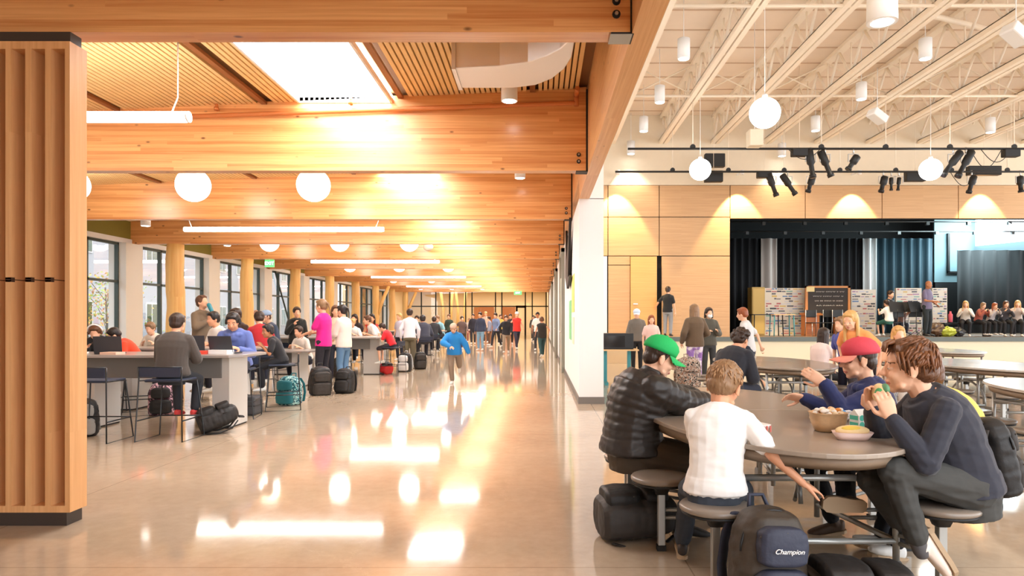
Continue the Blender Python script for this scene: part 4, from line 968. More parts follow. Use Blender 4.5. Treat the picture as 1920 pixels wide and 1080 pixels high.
# ================= cafeteria tables with attached stools =================
lam = mat('laminate_taupe', (158, 144, 130), .32, var=.06, vscale=3, coat=.3)
lamg = mat('laminate_pale', (196, 190, 182), .25, var=.04, vscale=3, coat=.3)
seatm = mat('seat_taupe', (134, 122, 110), .35, coat=.2); rubm = mat('rubber_black', (28, 27, 27), .6)
def ering(a, b, n=64): return [(a*cos(2*pi*i/n), b*sin(2*pi*i/n)) for i in range(n)]
STY = (-1.28, -.66, -.04, .6, 1.24); STX = (.56, .72, .82, .76, .56)
def lunch_table(x, y, label, topm=lam, a=.75, b_=1.56):
    t = thing('lunch_table', label, 'table', (x, y, 0), group='oval lunch tables with attached stools')
    q = MB()
    for s in (-1, 1):  # two half tops with the fold between them
        poly = [(a*sin(pi*i/32)*1.0, s*(.006+(b_-.006)*abs(cos(pi*i/32)))) for i in range(0)]
        pts = [(a*cos(pi*i/40), s*(.005+(b_-.005)*sin(pi*i/40))) for i in range(41)]
        if s < 0: pts.reverse()
        q.prism(pts, .712, .737)
    q.build('tabletop', topm, t, bevel=.005)
    q = MB()
    for s in (-1, 1):
        pts = [V((a*.93*cos(pi*i/40), s*(.02+(b_*.94)*sin(pi*i/40)), .683)) for i in range(41)]
        q.tube(pts, .01, n=4, rb=.036)
    q.build('apron', mat('apron_taupe', (150, 130, 110), .5), t)
    f = MB(); r = .018
    for s in (-1, 1):
        for u in (-1, 1):
            f.tube([(u*.42, s*1.12, .69), (u*.42, s*1.12, .09)], r, n=8); f.tube([(u*.3, s*.4, .69), (u*.3, s*.4, .12)], r, n=8)
        f.tube([(-.42, s*1.12, .53), (.42, s*1.12, .53)], r, n=8); f.tube([(-.3, s*.4, .55), (.3, s*.4, .55)], r, n=8)
        for u in (-1, 1):
            f.tube([(u*.42, s*1.12, .55), (u*.36, s*.7, .55), (u*.3, s*.4, .55)], .015, n=8)
            f.tube([(u*.42, s*1.12, .2), (u*.3, s*.4, .2)], .016, n=8)
        f.tube([(-.42, s*1.12, .2), (.42, s*1.12, .2)], .016, n=8)
    for u in (-1, 1):
        f.tube([(u*.2, -.4, .2)]+[(u*.2, -.4+.4*(1-cos(pi*i/10))*1.0, .2+.3*sin(pi*i/10)) for i in range(1, 10)]+[(u*.2, .4, .2)], .015, n=8)
        f.tube([(u*.34, .0, .66), (u*.34, -.02, .35), (u*.28, -.12, .22), (u*.2, -.3, .2)], .014, n=8)
    for i, (yy, xx) in enumerate(zip(STY, STX)):
        s = -1 if yy < 0 else 1
        for u in (-1, 1):
            yi = s*1.12 if abs(yy) > .9 else s*.4 if abs(yy) < .3 else yy
            xi = .42 if abs(yy) > .9 else .3 if abs(yy) < .3 else .38
            for dz in (.19, .235): f.tube([(u*xi, yi, dz), (u*(xx-.02), yy, dz)], .012, n=6)
    f.build('frame', tgrey, t)
    for s in (-1, 1):
        for u in (-1, 1):
            c = MB(); c.cyl((u*.42-.018, s*1.12, .052), (u*.42+.018, s*1.12, .052), .05, n=20); o = c.build('caster', mat('wheel_grey', (120, 120, 118), .5), t); MB().cyl((u*.42, s*1.12, .06), (u*.42, s*1.12, .12), .014, n=8).build('fork', steel, o)
    st0 = None
    for yy, xx in zip(STY, STX):
        for u in (-1, 1):
            if st0 is None:
                q = MB(); q.lathe([(.05, .402), (.16, .404), (.176, .415), (.178, .428), (.17, .438), (.12, .441), (.01, .441)], n=36); st0 = q.build('stool', seatm, t)
                q = MB(); q.lathe([(.05, .392), (.165, .394), (.17, .404), (.1, .406)], n=36); q.build('seat_rim', rubm, st0)
                q = MB(); q.loft([((0, 0, .33), V((.035, 0, 0)), V((0, .035, 0))), ((0, 0, .37), V((.05, 0, 0)), V((0, .05, 0))), ((0, 0, .4), V((.055, 0, 0)), V((0, .055, 0)))], 12, p=4); q.build('bracket', rubm, st0)
                q = MB(); q.box(-.021, .021, -.021, .021, .03, .35); q.build('column', tgrey, st0, bevel=.004)
                q = MB(); q.box(-.026, .026, -.026, .026, 0, .03); q.build('foot', rubm, st0); o = st0
            else: o = copy_tree(st0, t)
            o.location = (u*xx, yy, 0)
    return t
lunch_table(1.43, 4.67, 'oval taupe lunch table with attached stools where five students sit at the right front')
for (x, y, lab, m_) in ((3.4, 10.1, 'oval taupe lunch table behind the white-shirted boy, with a girl in black leaning on it', lam), (4.95, 5.7, 'oval lunch table cut by the right edge, its near stools showing', lamg),
                        (6.2, 9.6, 'pale oval lunch table behind the brown-haired boy eating', lamg), (8.1, 14.3, 'pale oval lunch table nearest the stage front', lamg)):
    lunch_table(x, y, lab, m_)

# ================= counters =================
ctop = mat('counter_top_grey', (150, 143, 138), .3, coat=.3); cped = mat('counter_grey', (206, 204, 200), .45); cpd2 = mat('counter_dark_grey', (120, 118, 116), .5)
def counter(x0, x1, y0, y1, peds, label, h=.93, deep=.53, group='long grey counters along the corridor'):
    t = thing('study_counter', label, 'counter', ((x0+x1)/2, (y0+y1)/2, 0), group=group); cx, cy = (x0+x1)/2, (y0+y1)/2
    q = MB(); pr = [(x0-cx, y0-cy), (x1-cx-.12, y0-cy), (x1-cx, y0-cy+.12), (x1-cx, y1-cy-.12), (x1-cx-.12, y1-cy), (x0-cx, y1-cy)]
    q.prism(pr, h-.035, h); q.build('countertop', ctop, t, bevel=.006)
    q = MB(); q.box(x0-cx+.2, x1-cx-.35, y0-cy+.3, y0-cy+.34, h-.3, h-.035); q.build('front_apron', cpd2, t)
    for (a, b, c) in peds:
        q = MB(); q.box(a-cx, b-cx, c-cy, c-cy+deep, .02, h-.035); o = q.build('pedestal', cped, t); q = MB(); q.box(a-cx+.01, b-cx-.01, c-cy+.01, c-cy+deep-.01, 0, .02); q.build('base', rubm, o)
    return t
counter(-7.4, -3.6, 8.15, 9.1, [(-4.07, -3.86, 8.47), (-5.75, -5.53, 8.47)], 'nearest long grey study counter beside the slatted screen')
counter(-7.0, -4.3, 10.15, 11.0, [(-4.8, -4.6, 10.3), (-6.3, -6.1, 10.2)], 'second grey study counter right behind the nearest one')
counter(-7.2, -3.85, 16.5, 18.1, [(-4.38, -3.98, 16.9), (-6.6, -6.2, 16.9)], 'grey study counter beside the girl in the pale hoodie')
counter(-8.6, -6.1, 18.6, 20.0, [(-7.0, -6.7, 18.9)], 'grey study counter behind the woman in pink, near the windows')
counter(-7.4, -3.7, 25.6, 27.2, [(-4.55, -4.2, 26.2), (-6.9, -6.5, 26.2)], 'grey study counter halfway down the corridor behind the running child')
counter(-7.4, -3.9, 34.6, 36.2, [(-4.7, -4.3, 35), (-6.9, -6.5, 35)], 'farthest grey study counter in the corridor')
counter(-6.4, -4.55, 13.4, 14.5, [(-4.95, -4.8, 13.6), (-6.2, -6.05, 13.6)], 'low grey table between two counters behind the smiling boy', h=.74, group=None)

wire = mat('wire_dark', (58, 60, 62), .35, metal=.7); navy = mat('stool_navy_seat', (34, 44, 66), .6)
def bar_stool(x, y, rz, label, m_=wire):
    t = thing('bar_stool', label, 'stool', (x, y, 0), R(rz), 'wire bar stools at the counters')
    q = MB(); r = .008
    for s in (-1, 1):
        q.tube([(s*.24, -.24, .83), (s*.235, -.235, .7), (s*.26, -.27, .012), (s*.26, .22, .012), (s*.2, .17, .66)], r, n=6)
        q.tube([(s*.235, -.24, .68), (s*.2, .18, .66)], r, n=6); q.tube([(s*.255, -.26, .24), (s*.24, .2, .24)], r, n=6)
    q.tube([(-.24, -.24, .83), (.24, -.24, .83)], r, n=6); q.tube([(-.24, .2, .24), (.24, .2, .24)], r, n=6)
    q.build('frame', m_, t)
    q = MB(); q.box(-.2, .2, -.2, .18, .66, .69); q.build('seat', navy, t, bevel=.012)
    q = MB(); q.box(-.225, .225, -.25, -.235, .72, .825); q.build('backrest', navy, t, bevel=.004)
    return t
bs = [(-4.95, 7.65, 0, 'empty wire bar stool beside the slatted screen'), (-4.75, 16.1, 0, 'empty wire bar stool in front of the counter by the pale hoodie girl'), (-5.2, 25.2, 0, 'empty wire bar stool in front of the counter halfway down')]
for a in bs: bar_stool(*a)

# teal-legged table with a black cabinet beside the wall end
tl = mat('leg_teal', (62, 150, 158), .45)
t = thing('side_table', 'small wooden table on teal T-shaped legs beside the white wall end', 'table', (1.72, 14.4, 0))
MB().box(-.5, .32, -.3, .3, .71, .74).build('tabletop', mat('beech_top', (226, 184, 130), .4), t)
for s in (-.35, .15):
    q = MB(); q.box(s-.035, s+.035, -.05, .05, .05, .71); q.box(s-.04, s+.04, -.3, .3, .0, .06); q.build('leg', tl, t)
t = thing('display_cabinet', 'black microwave-like box on the teal legged table', 'box', (1.66, 14.4, .742))
MB().box(-.42, .28, -.2, .2, 0, .33).build('housing', black, t, bevel=.01); MB().box(-.36, .1, -.206, -.2, .04, .28).build('door', mat('dark_glass', (40, 36, 34), .1), t)

# ================= bags =================
def backpack(x, y, z, rot, size, cols, label, group=None, logo=None, vox=.008, open_=False, name='backpack'):
    "built upright, front towards local -Y; rot = euler"
    sx, sy, sz = size; t = thing(name, label, 'backpack', (x, y, z), group=group); t.rotation_euler = rot
    mm, m2 = cols; q = MB(); n = 22
    def prof(u): return [(0, .84), (.06, .97), (.3, 1.0), (.6, .98), (.8, .9), (.92, .72), (.98, .45), (1, .12)]
    q.loft([((0, .02*sy*0, h_*sz), V((sx/2*r_, 0, 0)), V((0, sy/2*(r_**.8)*(1 if h_ > .05 else .95), 0))) for h_, r_ in prof(0)], n, p=2.9)
    body = fin(q.build('main_bag', mm, t), vox, 4); POST[body] = dict(wr=.006, el=[V((0, 0, sz*.4))])
    for (z0, z1, w_, d_) in ((.06, .5, .8, .17), (.53, .86, .7, .14)):
        q = MB(); yy = -sy/2-d_*sy*.2
        q.loft([((0, yy+.35*d_*sy, (z0+(z1-z0)*h_)*sz), V((w_*sx/2*r_, 0, 0)), V((0, d_*sy*1.4*r_**.6, 0))) for h_, r_ in ((0, .7), (.08, .95), (.5, 1), (.85, .93), (.97, .7), (1, .5))], 18, p=3)
        po = fin(q.build('pocket', m2, t), vox*.8, 3); POST[po] = dict(wr=.003, el=[V((0, 0, 0))])
        q = MB(); q.tube([(w_*sx*.47*cos(pi*i/14), -sy/2-d_*sy*1.0+.05*sy*abs(cos(pi*i/14))*2, (z0+(z1-z0)*(.72+.16*sin(pi*i/14)))*sz) for i in range(15)], .0035, n=5); q.build('zip', mat('zip_dark', (70, 60, 50), .4), po)
    q = MB(); q.tube([(sx*.5*cos(pi*i/16)*.93, -sy*.2, sz*(.62+.36*sin(pi*i/16))) for i in range(17)], .007, n=6); q.build('piping', mat('piping_black', (16, 15, 15), .5), t)
    q = MB(); q.tube([(-.05, sy*.3, sz*.95), (-.035, sy*.42, sz*1.07), (.035, sy*.42, sz*1.07), (.05, sy*.3, sz*.95)], .01, n=6); q.build('grab_handle', m2, t)
    for s in (-1, 1):
        q = MB(); q.tube([(s*.09*sx/.3, sy*.42, sz*.9), (s*.1*sx/.3, sy*.68, sz*.7), (s*.12*sx/.3, sy*.66, sz*.4), (s*.13*sx/.3, sy*.45, sz*.1)], .028, n=8, rb=.008); q.build('strap', m2, t)
    if logo: lettering(logo, sx*.085, (0, -sy/2-.205*sy, sz*.67), (pi/2, 0, 0), mat('logo_white', (240, 240, 240), .6), t, shear=.35, sx=1.15)
    return t
bk1 = mat('bag_black', (30, 28, 28), .6, bump=.3, bscale=30); bk2 = mat('bag_charcoal', (52, 47, 44), .65, bump=.3, bscale=30); bkn = mat('bag_navy', (44, 48, 66), .65, bump=.2, bscale=60); bkb = mat('bag_brownblack', (58, 48, 38), .6, bump=.3, bscale=25)
backpack(.36, 4.22, .13, (R(-88), R(0), R(-82)), (.36, .26, .5), (bk2, bk1), 'dark brown-black backpack lying on the floor beside the near stool, left of the table', vox=.007)
backpack(1.02, 3.08, 0, (R(-6), R(4), R(10)), (.34, .27, .5), (bkb, bkn), 'upright dark backpack with a white script logo on its pocket, beside the white-shirted boy', logo='Champion', vox=.007)
backpack(1.2, 3.05, .115, (R(-92), R(0), R(-90)), (.36, .24, .5), (bkb, bk1), 'dark backpack lying flat at the bottom edge under the eating boy', vox=.007)
backpack(2.42, 3.62, .44, (R(-10), 0, R(92)), (.3, .16, .4), (bk1, bk2), 'black backpack worn on the back of the student in yellow')
backpack(-4.05, 8.08, .1, (R(-70), R(0), R(-60)), (.34, .24, .46), (bk1, bk1), 'black backpack lying under the counter beside the pedestal')
backpack(-5.32, 7.95, .0, (R(0), R(0), R(30)), (.32, .24, .44), (bk1, mat('bag_grey', (150, 150, 146), .6)), 'black and grey backpack standing at the foot of the slatted screen')
backpack(-5.4, 9.75, .0, (0, 0, R(20)), (.36, .26, .46), (pattern('bag_pink', (96, 56, 72), ((60, 50, 60), (214, 170, 180))), bk1), 'pink and dark patterned backpack on the floor under the counter')
backpack(-4.0, 10.9-.0, 0, (0, 0, R(-15)), (.38, .28, .46), (pattern('bag_turquoise', (30, 70, 84), ((30, 130, 140), (190, 230, 224), (24, 60, 80)), 18), mat('bag_teal', (30, 110, 120), .7)), 'turquoise and white patterned backpack standing by the smiling boy')
backpack(-3.98, 12.35, 0, (R(8), 0, R(30)), (.4, .28, .52), (bk1, bk2), 'left of two black backpacks on the floor by the woman in pink')
backpack(-3.62, 12.6, 0, (R(-8), 0, R(-10)), (.36, .26, .46), (bk1, bk1), 'right of two black backpacks on the floor by the woman in pink')
backpack(-4.75, 16.2, 0, (0, 0, R(20)), (.36, .26, .48), (bk2, bk1), 'dark backpack leaning under the counter beside the pale hoodie girl')
backpack(-3.75, 17.0, .1, (R(-75), 0, R(60)), (.34, .24, .46), (mat('bag_red', (206, 34, 38), .6), bk1), 'red bag lying on the floor below the seated child in red')
backpack(-3.55, 17.9, 0, (0, 0, R(-10)), (.36, .26, .5), (bk1, mat('bag_light', (214, 214, 214), .6)), 'black and white backpack standing behind the red bag')
backpack(-3.3, 18.8, 0, (0, 0, R(15)), (.34, .26, .48), (bk1, bk2), 'black backpack under the standing student in white')
backpack(2.95, 13.6, 0, (0, 0, R(10)), (.5, .34, .62), (pattern('bag_floral', (46, 40, 38), ((226, 214, 200), (150, 110, 90)), 22), pattern('bag_floral', (0, 0, 0), ((0, 0, 0),))), 'large black and white floral backpack on the floor beside tie-dye trousers')
t = thing('duffel_case', 'dark grey instrument case lying on the floor beside the pedestal', 'case', (-4.25, 9.98-.2, 0)); q = MB(); q.box(-.28, .22, -.16, .16, 0, .27); q.build('shell', mat('case_grey', (72, 72, 76), .6, bump=.2), t, bevel=.03); MB().box(-.285, .225, -.163, .163, .13, .14).build('seam', black, t); MB().tube([(-.1, 0, .27), (-.08, 0, .31), (.04, 0, .31), (.06, 0, .27)], .01).build('handle', black, t)

# ================= things on the tables =================
def paper(x, y, z, w_, d_, rz, label, col=(244, 242, 236), name='paper_sheet', cat='paper', th=.003, lines=None):
    q = MB(); q.box(-w_/2, w_/2, -d_/2, d_/2, 0, th); o = tag(q.build(name, mat('paper_%d_%d_%d' % col, col, .7), loc=(x, y, z), rot=(0, 0, R(rz))), label, cat)
    if lines:
        for i in range(5): MB().box(-w_/2+.01, w_/2-.01, -d_/2+d_*(i+.4)/5, -d_/2+d_*(i+.55)/5, th, th+.0006).build('stripe', mat('ink_line', (150, 120, 120), .7), o)
    return o
def laptop(x, y, z, rz, label):
    t = thing('laptop', label, 'laptop', (x, y, z), R(rz), 'open laptops on the counters'); MB().box(-.15, .15, -.1, .11, 0, .016).build('keyboard_base', mat('laptop_dark', (52, 54, 60), .5), t)
    q = MB(); q.hexa([(-.15, .11, .016), (.15, .11, .016), (-.15, .118, .016), (.15, .118, .016), (-.15, .17, .22), (.15, .17, .22), (-.15, .178, .22), (.15, .178, .22)]); q.build('screen', mat('laptop_dark', (52, 54, 60), .5), t)
laptop(-5.35, 8.5, .931, 200, 'open dark laptop on the nearest counter beside the slatted screen'); laptop(-3.95, 8.6, .931, 175, 'open dark laptop in front of the boy in blue on the nearest counter'); laptop(-4.5, 8.85, .931, 200, 'open black laptop behind the dark hooded jacket'); laptop(-4.9, 17.0, .931, 180, 'open laptop on the counter by the child in red')
laptop(-4.6, 25.9, .931, 180, 'open laptop on the counter halfway down the corridor')
paper(-5.75, 8.35, .935, .34, .24, 20, 'white open binder on the nearest counter by the screen', th=.02); paper(-5.2, 8.3, .931, .22, .15, -10, 'crumpled snack wrapper on the nearest counter', (226, 190, 170), 'snack_wrapper', 'wrapper', .03)
paper(-4.2, 8.4, .931, .2, .12, 15, 'red snack bag lying on the nearest counter', (222, 72, 50), 'snack_bag', 'bag', .04); paper(-3.95, 8.45, .931, .26, .14, -12, 'white snack bag beside the red one on the counter', (240, 240, 240), 'snack_bag', 'bag', .05)
paper(-4.6, 10.4, .931, .3, .21, 30, 'open white notebook on the second counter', th=.01); paper(-4.3, 17.3, .931, .3, .21, 0, 'white sheet on the counter below the child in red')
o = thing('water_bottle', 'blue water bottle standing on the second counter by the smiling boy', 'bottle', (-4.45, 10.3, .931)); MB().lathe([(.035, 0), (.037, .01), (.037, .17), (.022, .19), (.022, .2)], n=16).build('flask', mat('bottle_blue', (40, 96, 150), .3), o); MB().lathe([(.026, .2), (.026, .235), (.01, .24)], n=16).build('lid', black, o)
TZ = .738
# striped paper tray beside the white-shirted boy
t = thing('paper_tray', 'red and white striped paper food tray beside the white-shirted boy', 'tray', (1.16, 3.72, TZ), R(20))
q = MB(); q.loft([((0, 0, 0), V((.06, 0, 0)), V((0, .045, 0))), ((0, 0, .045), V((.085, 0, 0)), V((0, .065, 0)))], 20, p=5); q.build('tray', mat('tray_white', (246, 240, 236), .6), t)
for i in range(7): MB().box(-.075+.022*i, -.066+.022*i, -.069, -.064, .008, .042).build('stripe', mat('stripe_red', (206, 110, 100), .6), t)
# brown food basket
t = thing('food_bowl', 'clear plastic bowl of brown rice and snacks in the middle of the near table', 'bowl', (1.59, 3.77, TZ), 0)
q = MB(); q.loft([((0, 0, .002), V((.068, 0, 0)), V((0, .06, 0))), ((0, 0, .05), V((.088, 0, 0)), V((0, .076, 0))), ((0, 0, .1), V((.096, 0, 0)), V((0, .085, 0))), ((0, 0, .103), V((.1, 0, 0)), V((0, .089, 0))), ((0, 0, .104), V((.092, 0, 0)), V((0, .08, 0))), ((0, 0, .07), V((.084, 0, 0)), V((0, .072, 0)))], 28, p=3); q.build('shell', mat('bowl_amber', (226, 190, 146), .3, var=.2, vscale=40), t)
rn = random.Random(5); q = MB()
for i in range(70): q.cur = rn.choice((0, 0, 1, 2)); q.ell((rn.uniform(-.065, .065), rn.uniform(-.055, .055), .085+rn.uniform(0, .035)), .017, .013, .011, n=8, k=5)
tag(q.build('snacks', [mat('snack_cream', (244, 222, 184), .7), mat('snack_orange', (232, 150, 70), .7), mat('snack_white', (248, 244, 238), .7)], t), kind='stuff')
t = thing('milk_carton', 'small white and teal milk carton standing before the eating boy', 'carton', (1.8, 3.86, TZ), R(20))
q = MB(); q.box(-.034, .034, -.034, .034, 0, .075); q.hexa([(-.034, -.034, .075), (.034, -.034, .075), (-.034, .034, .075), (.034, .034, .075), (-.034, -.002, .108), (.034, -.002, .108), (-.034, .002, .108), (.034, .002, .108)]); q.build('carton', mat('carton_white', (244, 246, 244), .5), t)
tlm = mat('carton_teal', (88, 204, 184), .5)
for z0 in (.012, .05): q = MB(); q.cyl((-.01, -.0345, z0+.012), (-.01, -.0355, z0+.012), .017, n=16); q.box(-.035, -.0342, -.03, .03, z0, z0+.024); q.build('printed_patch', tlm, t)
def crumple(x, y, z, s, label, col, name, cat, seed, flat=.5):
    rn = random.Random(seed); q = MB(); nn = 18; rows = 9; rings = []; vs = []
    for k in range(rows+1):
        th = -pi/2+pi*k/rows
        for i in range(nn):
            a = 2*pi*i/nn; r_ = s*(.75+.45*rn.random()); vs.append((r_*cos(th)*cos(a), r_*.7*cos(th)*sin(a), s*flat+s*flat*sin(th)*(.8+.4*rn.random())))
    fs = [(k*nn+i, k*nn+(i+1) % nn, (k+1)*nn+(i+1) % nn, (k+1)*nn+i) for k in range(rows) for i in range(nn)]
    q.add(vs, fs, False); return tag(q.build(name, mat('crumple_%d_%d_%d' % col, col, .45), loc=(x, y, z)), label, cat)
o = crumple(1.8, 4.12, TZ, .085, 'crumpled white snack bag with a blue print behind the food bowl', (240, 240, 240), 'snack_bag', 'bag', 2); MB().ell((-.01, -.062, .06), .03, .006, .02).build('print', mat('print_blue', (70, 150, 214), .5), o)
crumple(1.74, 4.2, TZ, .07, 'pinkish white crumpled napkin left of the snack bag', (240, 218, 214), 'paper_napkin', 'napkin', 3)
o = crumple(1.64, 4.06, TZ, .035, 'small white and red snack packet left of the food bowl', (246, 240, 238), 'snack_packet', 'packet', 4, 1.1); MB().ell((.0, -.028, .04), .012, .004, .012).build('print', mat('print_red', (214, 60, 50), .5), o)
t = thing('sandwich_tray', 'pink and white paper tray holding a sandwich, nearest the table edge', 'food', (1.6, 3.5, TZ), R(-8))
q = MB(); q.loft([((0, 0, 0), V((.075, 0, 0)), V((0, .04, 0))), ((0, 0, .04), V((.1, 0, 0)), V((0, .062, 0))), ((0, 0, .036), V((.09, 0, 0)), V((0, .054, 0)))], 20, p=3); q.build('tray', mat('tray_pink', (240, 208, 196), .6), t)
q = MB(); q.ell((-.0, 0, .045), .085, .042, .028); q.build('bread', mat('bread', (240, 214, 160), .8, bump=.4), t); MB().ell((-.01, -.02, .058), .05, .02, .014).build('filling', mat('egg_yellow', (238, 206, 90), .7), t)
# ================= stage set =================
stgz = ZS+.002
def books(name, px0, px1, pt, pb, y, label):
    x0, x1 = (px0-CX)*y/FP, (px1-CX)*y/FP; z1 = CAMH-(pt-CY)*y/FP; t = thing(name, label, 'display panel', ((x0+x1)/2, y, stgz)); w_ = (x1-x0)/2; h_ = z1-stgz
    MB().box(-w_, w_, 0, .1, 0, h_).build('board', mat('board_cream', (232, 224, 208), .8), t); rn = random.Random(int(px0))
    cols_ = [(120, 150, 190), (196, 120, 120), (110, 110, 116), (222, 190, 110), (150, 190, 180), (70, 74, 84), (214, 214, 220), (180, 150, 180)]; mats = [mat('sheet_%d' % i, c, .7) for i, c in enumerate(cols_)]
    q = MB(); nr = int(h_/.085)
    for r_ in range(nr):
        x = -w_+.04
        while x < w_-.08:
            l = rn.uniform(.05, .22); q.cur = rn.choices(range(8), (2, 2, 3, 1, 1, 2, 4, 1))[0]; zz = .05+r_*.085
            if rn.random() < .75: q.box(x, min(x+l, w_-.03), -.012, 0, zz, zz+rn.uniform(.02, .055))
            x += l+rn.uniform(.01, .05)
    tag(q.build('pasted_sheets', mats, t), kind='stuff')
books('pasted_panel', 1434, 1510, 540, 640, 23.6, 'tall panel pasted with rows of pale printed sheets left of the chalkboard')
books('pasted_panel', 1596, 1642, 543, 640, 23.8, 'beige panel pasted with sheets right of the chalkboard')
books('pasted_panel', 1680, 1728, 540, 640, 24.0, 'white panel pasted with black and white drawings left of the standing man'); books('pasted_panel', 1748, 1776, 540, 640, 24.0, 'white panel pasted with black and white drawings right of the standing man')
x0 = (1410-CX)*23.5/FP; t = thing('yellow_cabinet', 'yellowish wooden cabinet end beside the pasted panel on stage', 'cabinet', (x0, 23.5, stgz)); MB().box(0, .44, 0, .5, 0, 1.66).build('carcass', mat('cabinet_ochre', (196, 162, 84), .5), t); MB().box(.03, .41, -.02, 0, .05, 1.6).build('door', mat('cabinet_ochre_door', (214, 180, 100), .5), t)
# chalkboard
yy = 23.2; a, b = (1510-CX)*yy/FP, (1594-CX)*yy/FP; zt_ = CAMH-(536-CY)*yy/FP; zb_ = CAMH-(588-CY)*yy/FP
t = thing('chalkboard', 'wood framed chalkboard with white handwriting on stage', 'chalkboard', ((a+b)/2, yy, stgz)); w_ = (b-a)/2
MB().box(-w_+.06, w_-.06, .0, .03, zb_-stgz, zt_-stgz-.06).build('slate', mat('slate', (48, 42, 38), .7), t)
q = MB(); q.box(-w_, -w_+.08, -.02, .05, 0, zt_-stgz); q.box(w_-.08, w_, -.02, .05, 0, zt_-stgz); q.box(-w_, w_, -.02, .05, zt_-stgz-.07, zt_-stgz); q.box(-w_, w_, -.02, .05, zb_-stgz-.06, zb_-stgz); q.build('frame', mat('board_wood', (196, 130, 66), .5), t)
MB().box(-w_+.03, -w_+.3, -.03, -.02, zt_-stgz-.2, zt_-stgz-.03).build('note', mat('note_cream', (226, 208, 150), .7), t)
rn = random.Random(9); q = MB()
for r_ in range(4):
    x = -w_+(.36 if r_ == 0 else .2)+.06*r_; z = zt_-stgz-.2-.155*r_
    while x < w_-.24:
        l = rn.uniform(.03, .1); q.tube([(x+l*i/4, -.003, z+.02*sin(i*2.1+r_)) for i in range(5)], .006, n=4); x += l+.02+(.03 if rn.random() < .2 else 0)
q.build('handwriting', mat('chalk', (232, 230, 224), .8), t)
# tables, desks on stage
def desk(px, y, w_, h_, m_, label, legm, nm='desk'):
    x = (px-CX)*y/FP; t = thing(nm, label, 'table', (x, y, stgz)); MB().box(-w_/2, w_/2, -.25, .25, h_-.03, h_).build('tabletop', m_, t)
    for s in (-1, 1):
        for u in (-1, 1): MB().tube([(s*(w_/2-.04), u*.2, h_-.03), (s*(w_/2-.02), u*.22, 0)], .018, n=6).build('leg', legm, t)
desk(1437, 22.6, 1.0, .72, black, 'dark desk in front of the pasted panel on stage', black); desk(1466, 22.3, .7, .72, mat('beech_top', (226, 184, 130), .4), 'small desk on teal legs on stage', tl)
orw = mat('orange_wood', (206, 122, 48), .45)
for px, lab in ((1519, 'left orange wooden drawer desk under the chalkboard'), (1580, 'right orange wooden drawer desk under the chalkboard')):
    x = (px-CX)*22.9/FP; t = thing('wooden_desk', lab, 'desk', (x, 22.9, stgz)); MB().box(-.26, .26, -.25, .25, .7, .76).build('desktop', orw, t); o = MB().box(-.22, .22, -.22, .22, .0, .7).build('drawer_unit', orw, t)
    for k in range(3): MB().box(-.19, .19, -.235, -.22, .06+.21*k, .24+.21*k).build('drawer', mat('orange_wood_front', (186, 104, 40), .45), t)
def chair(px, y, rz, label, m_=black, scale=1):
    x = (px-CX)*y/FP; t = thing('stage_chair', label, 'chair', (x, y, stgz), R(rz), 'chairs on the stage'); MB().box(-.2, .2, -.2, .2, .42, .45).build('seat', m_, t, bevel=.01); MB().box(-.2, .2, .19, .215, .62, .86).build('backrest', m_, t, bevel=.01)
    for s in (-1, 1):
        MB().tube([(s*.19, -.18, .42), (s*.2, -.2, 0)], .012, n=6).build('leg', steel, t); MB().tube([(s*.19, .2, .86), (s*.19, .2, .42), (s*.2, .24, 0)], .012, n=6).build('leg', steel, t)
chair(1527, 22.4, 10, 'black chair in front of the left orange desk'); chair(1556, 22.3, -20, 'black chair below the chalkboard'); chair(1578, 22.0, 15, 'black chair beside the right orange desk'); chair(1676, 21.7, 190, 'black chair behind the music stands'); chair(1712, 21.9, 170, 'black chair left of the standing man')
def mstand(px, y, rz, label):
    x = (px-CX)*y/FP; t = thing('music_stand', label, 'music stand', (x, y, stgz), R(rz), 'music stands on the stage'); MB().tube([(0, 0, .12), (0, 0, .85)], .012, n=6).build('pole', black, t)
    MB().hexa([(-.25, -.02, .78), (.25, -.02, .78), (-.25, 0, .78), (.25, 0, .78), (-.25, .1, 1.1), (.25, .1, 1.1), (-.25, .12, 1.1), (.25, .12, 1.1)]).build('desk_plate', black, t)
    for k in range(3): MB().tube([(0, 0, .2), (.25*cos(k*2.1), .25*sin(k*2.1), 0)], .009, n=5).build('leg', black, t)
mstand(1683, 21.4, 10, 'left black music stand on stage'); mstand(1697, 21.5, -15, 'second black music stand on stage'); mstand(1718, 21.3, 20, 'third black music stand, beside the standing man'); mstand(1730, 22.4, 0, 'rear black music stand behind the standing man')
crumple((1756-CX)*21.8/FP, 21.8, stgz, .3, 'brown bag heaped on the stage floor right of the standing man', (92, 70, 52), 'slumped_bag', 'bag', 11, .7); crumple((1776-CX)*21.7/FP, 21.7, stgz, .26, 'yellow-green bag on the stage floor', (176, 184, 60), 'slumped_bag', 'bag', 12, .6); crumple((1795-CX)*21.7/FP, 21.7, stgz, .24, 'dark bag on the stage floor beside the yellow-green one', (44, 44, 46), 'slumped_bag', 'bag', 13, .6)
t = thing('pink_bottle', 'tall pink water bottle standing on a dark bench on stage', 'bottle', ((1782-CX)*22.4/FP, 22.4, stgz+.45)); MB().lathe([(.06, 0), (.065, .02), (.065, .26), (.03, .3), (.03, .36)], n=14).build('flask', mat('bottle_pink', (222, 92, 110), .4), t)
t = thing('stage_bench', 'long low dark bench under the row of seated students', 'bench', ((1850-CX)*22.4/FP, 22.4, stgz)); MB().box(-1.5, 1.6, -.2, .2, .38, .44).build('seat', black, t)
for s in (-1.4, 0, 1.5): MB().box(s-.03, s+.03, -.18, .18, 0, .38).build('leg', black, t)
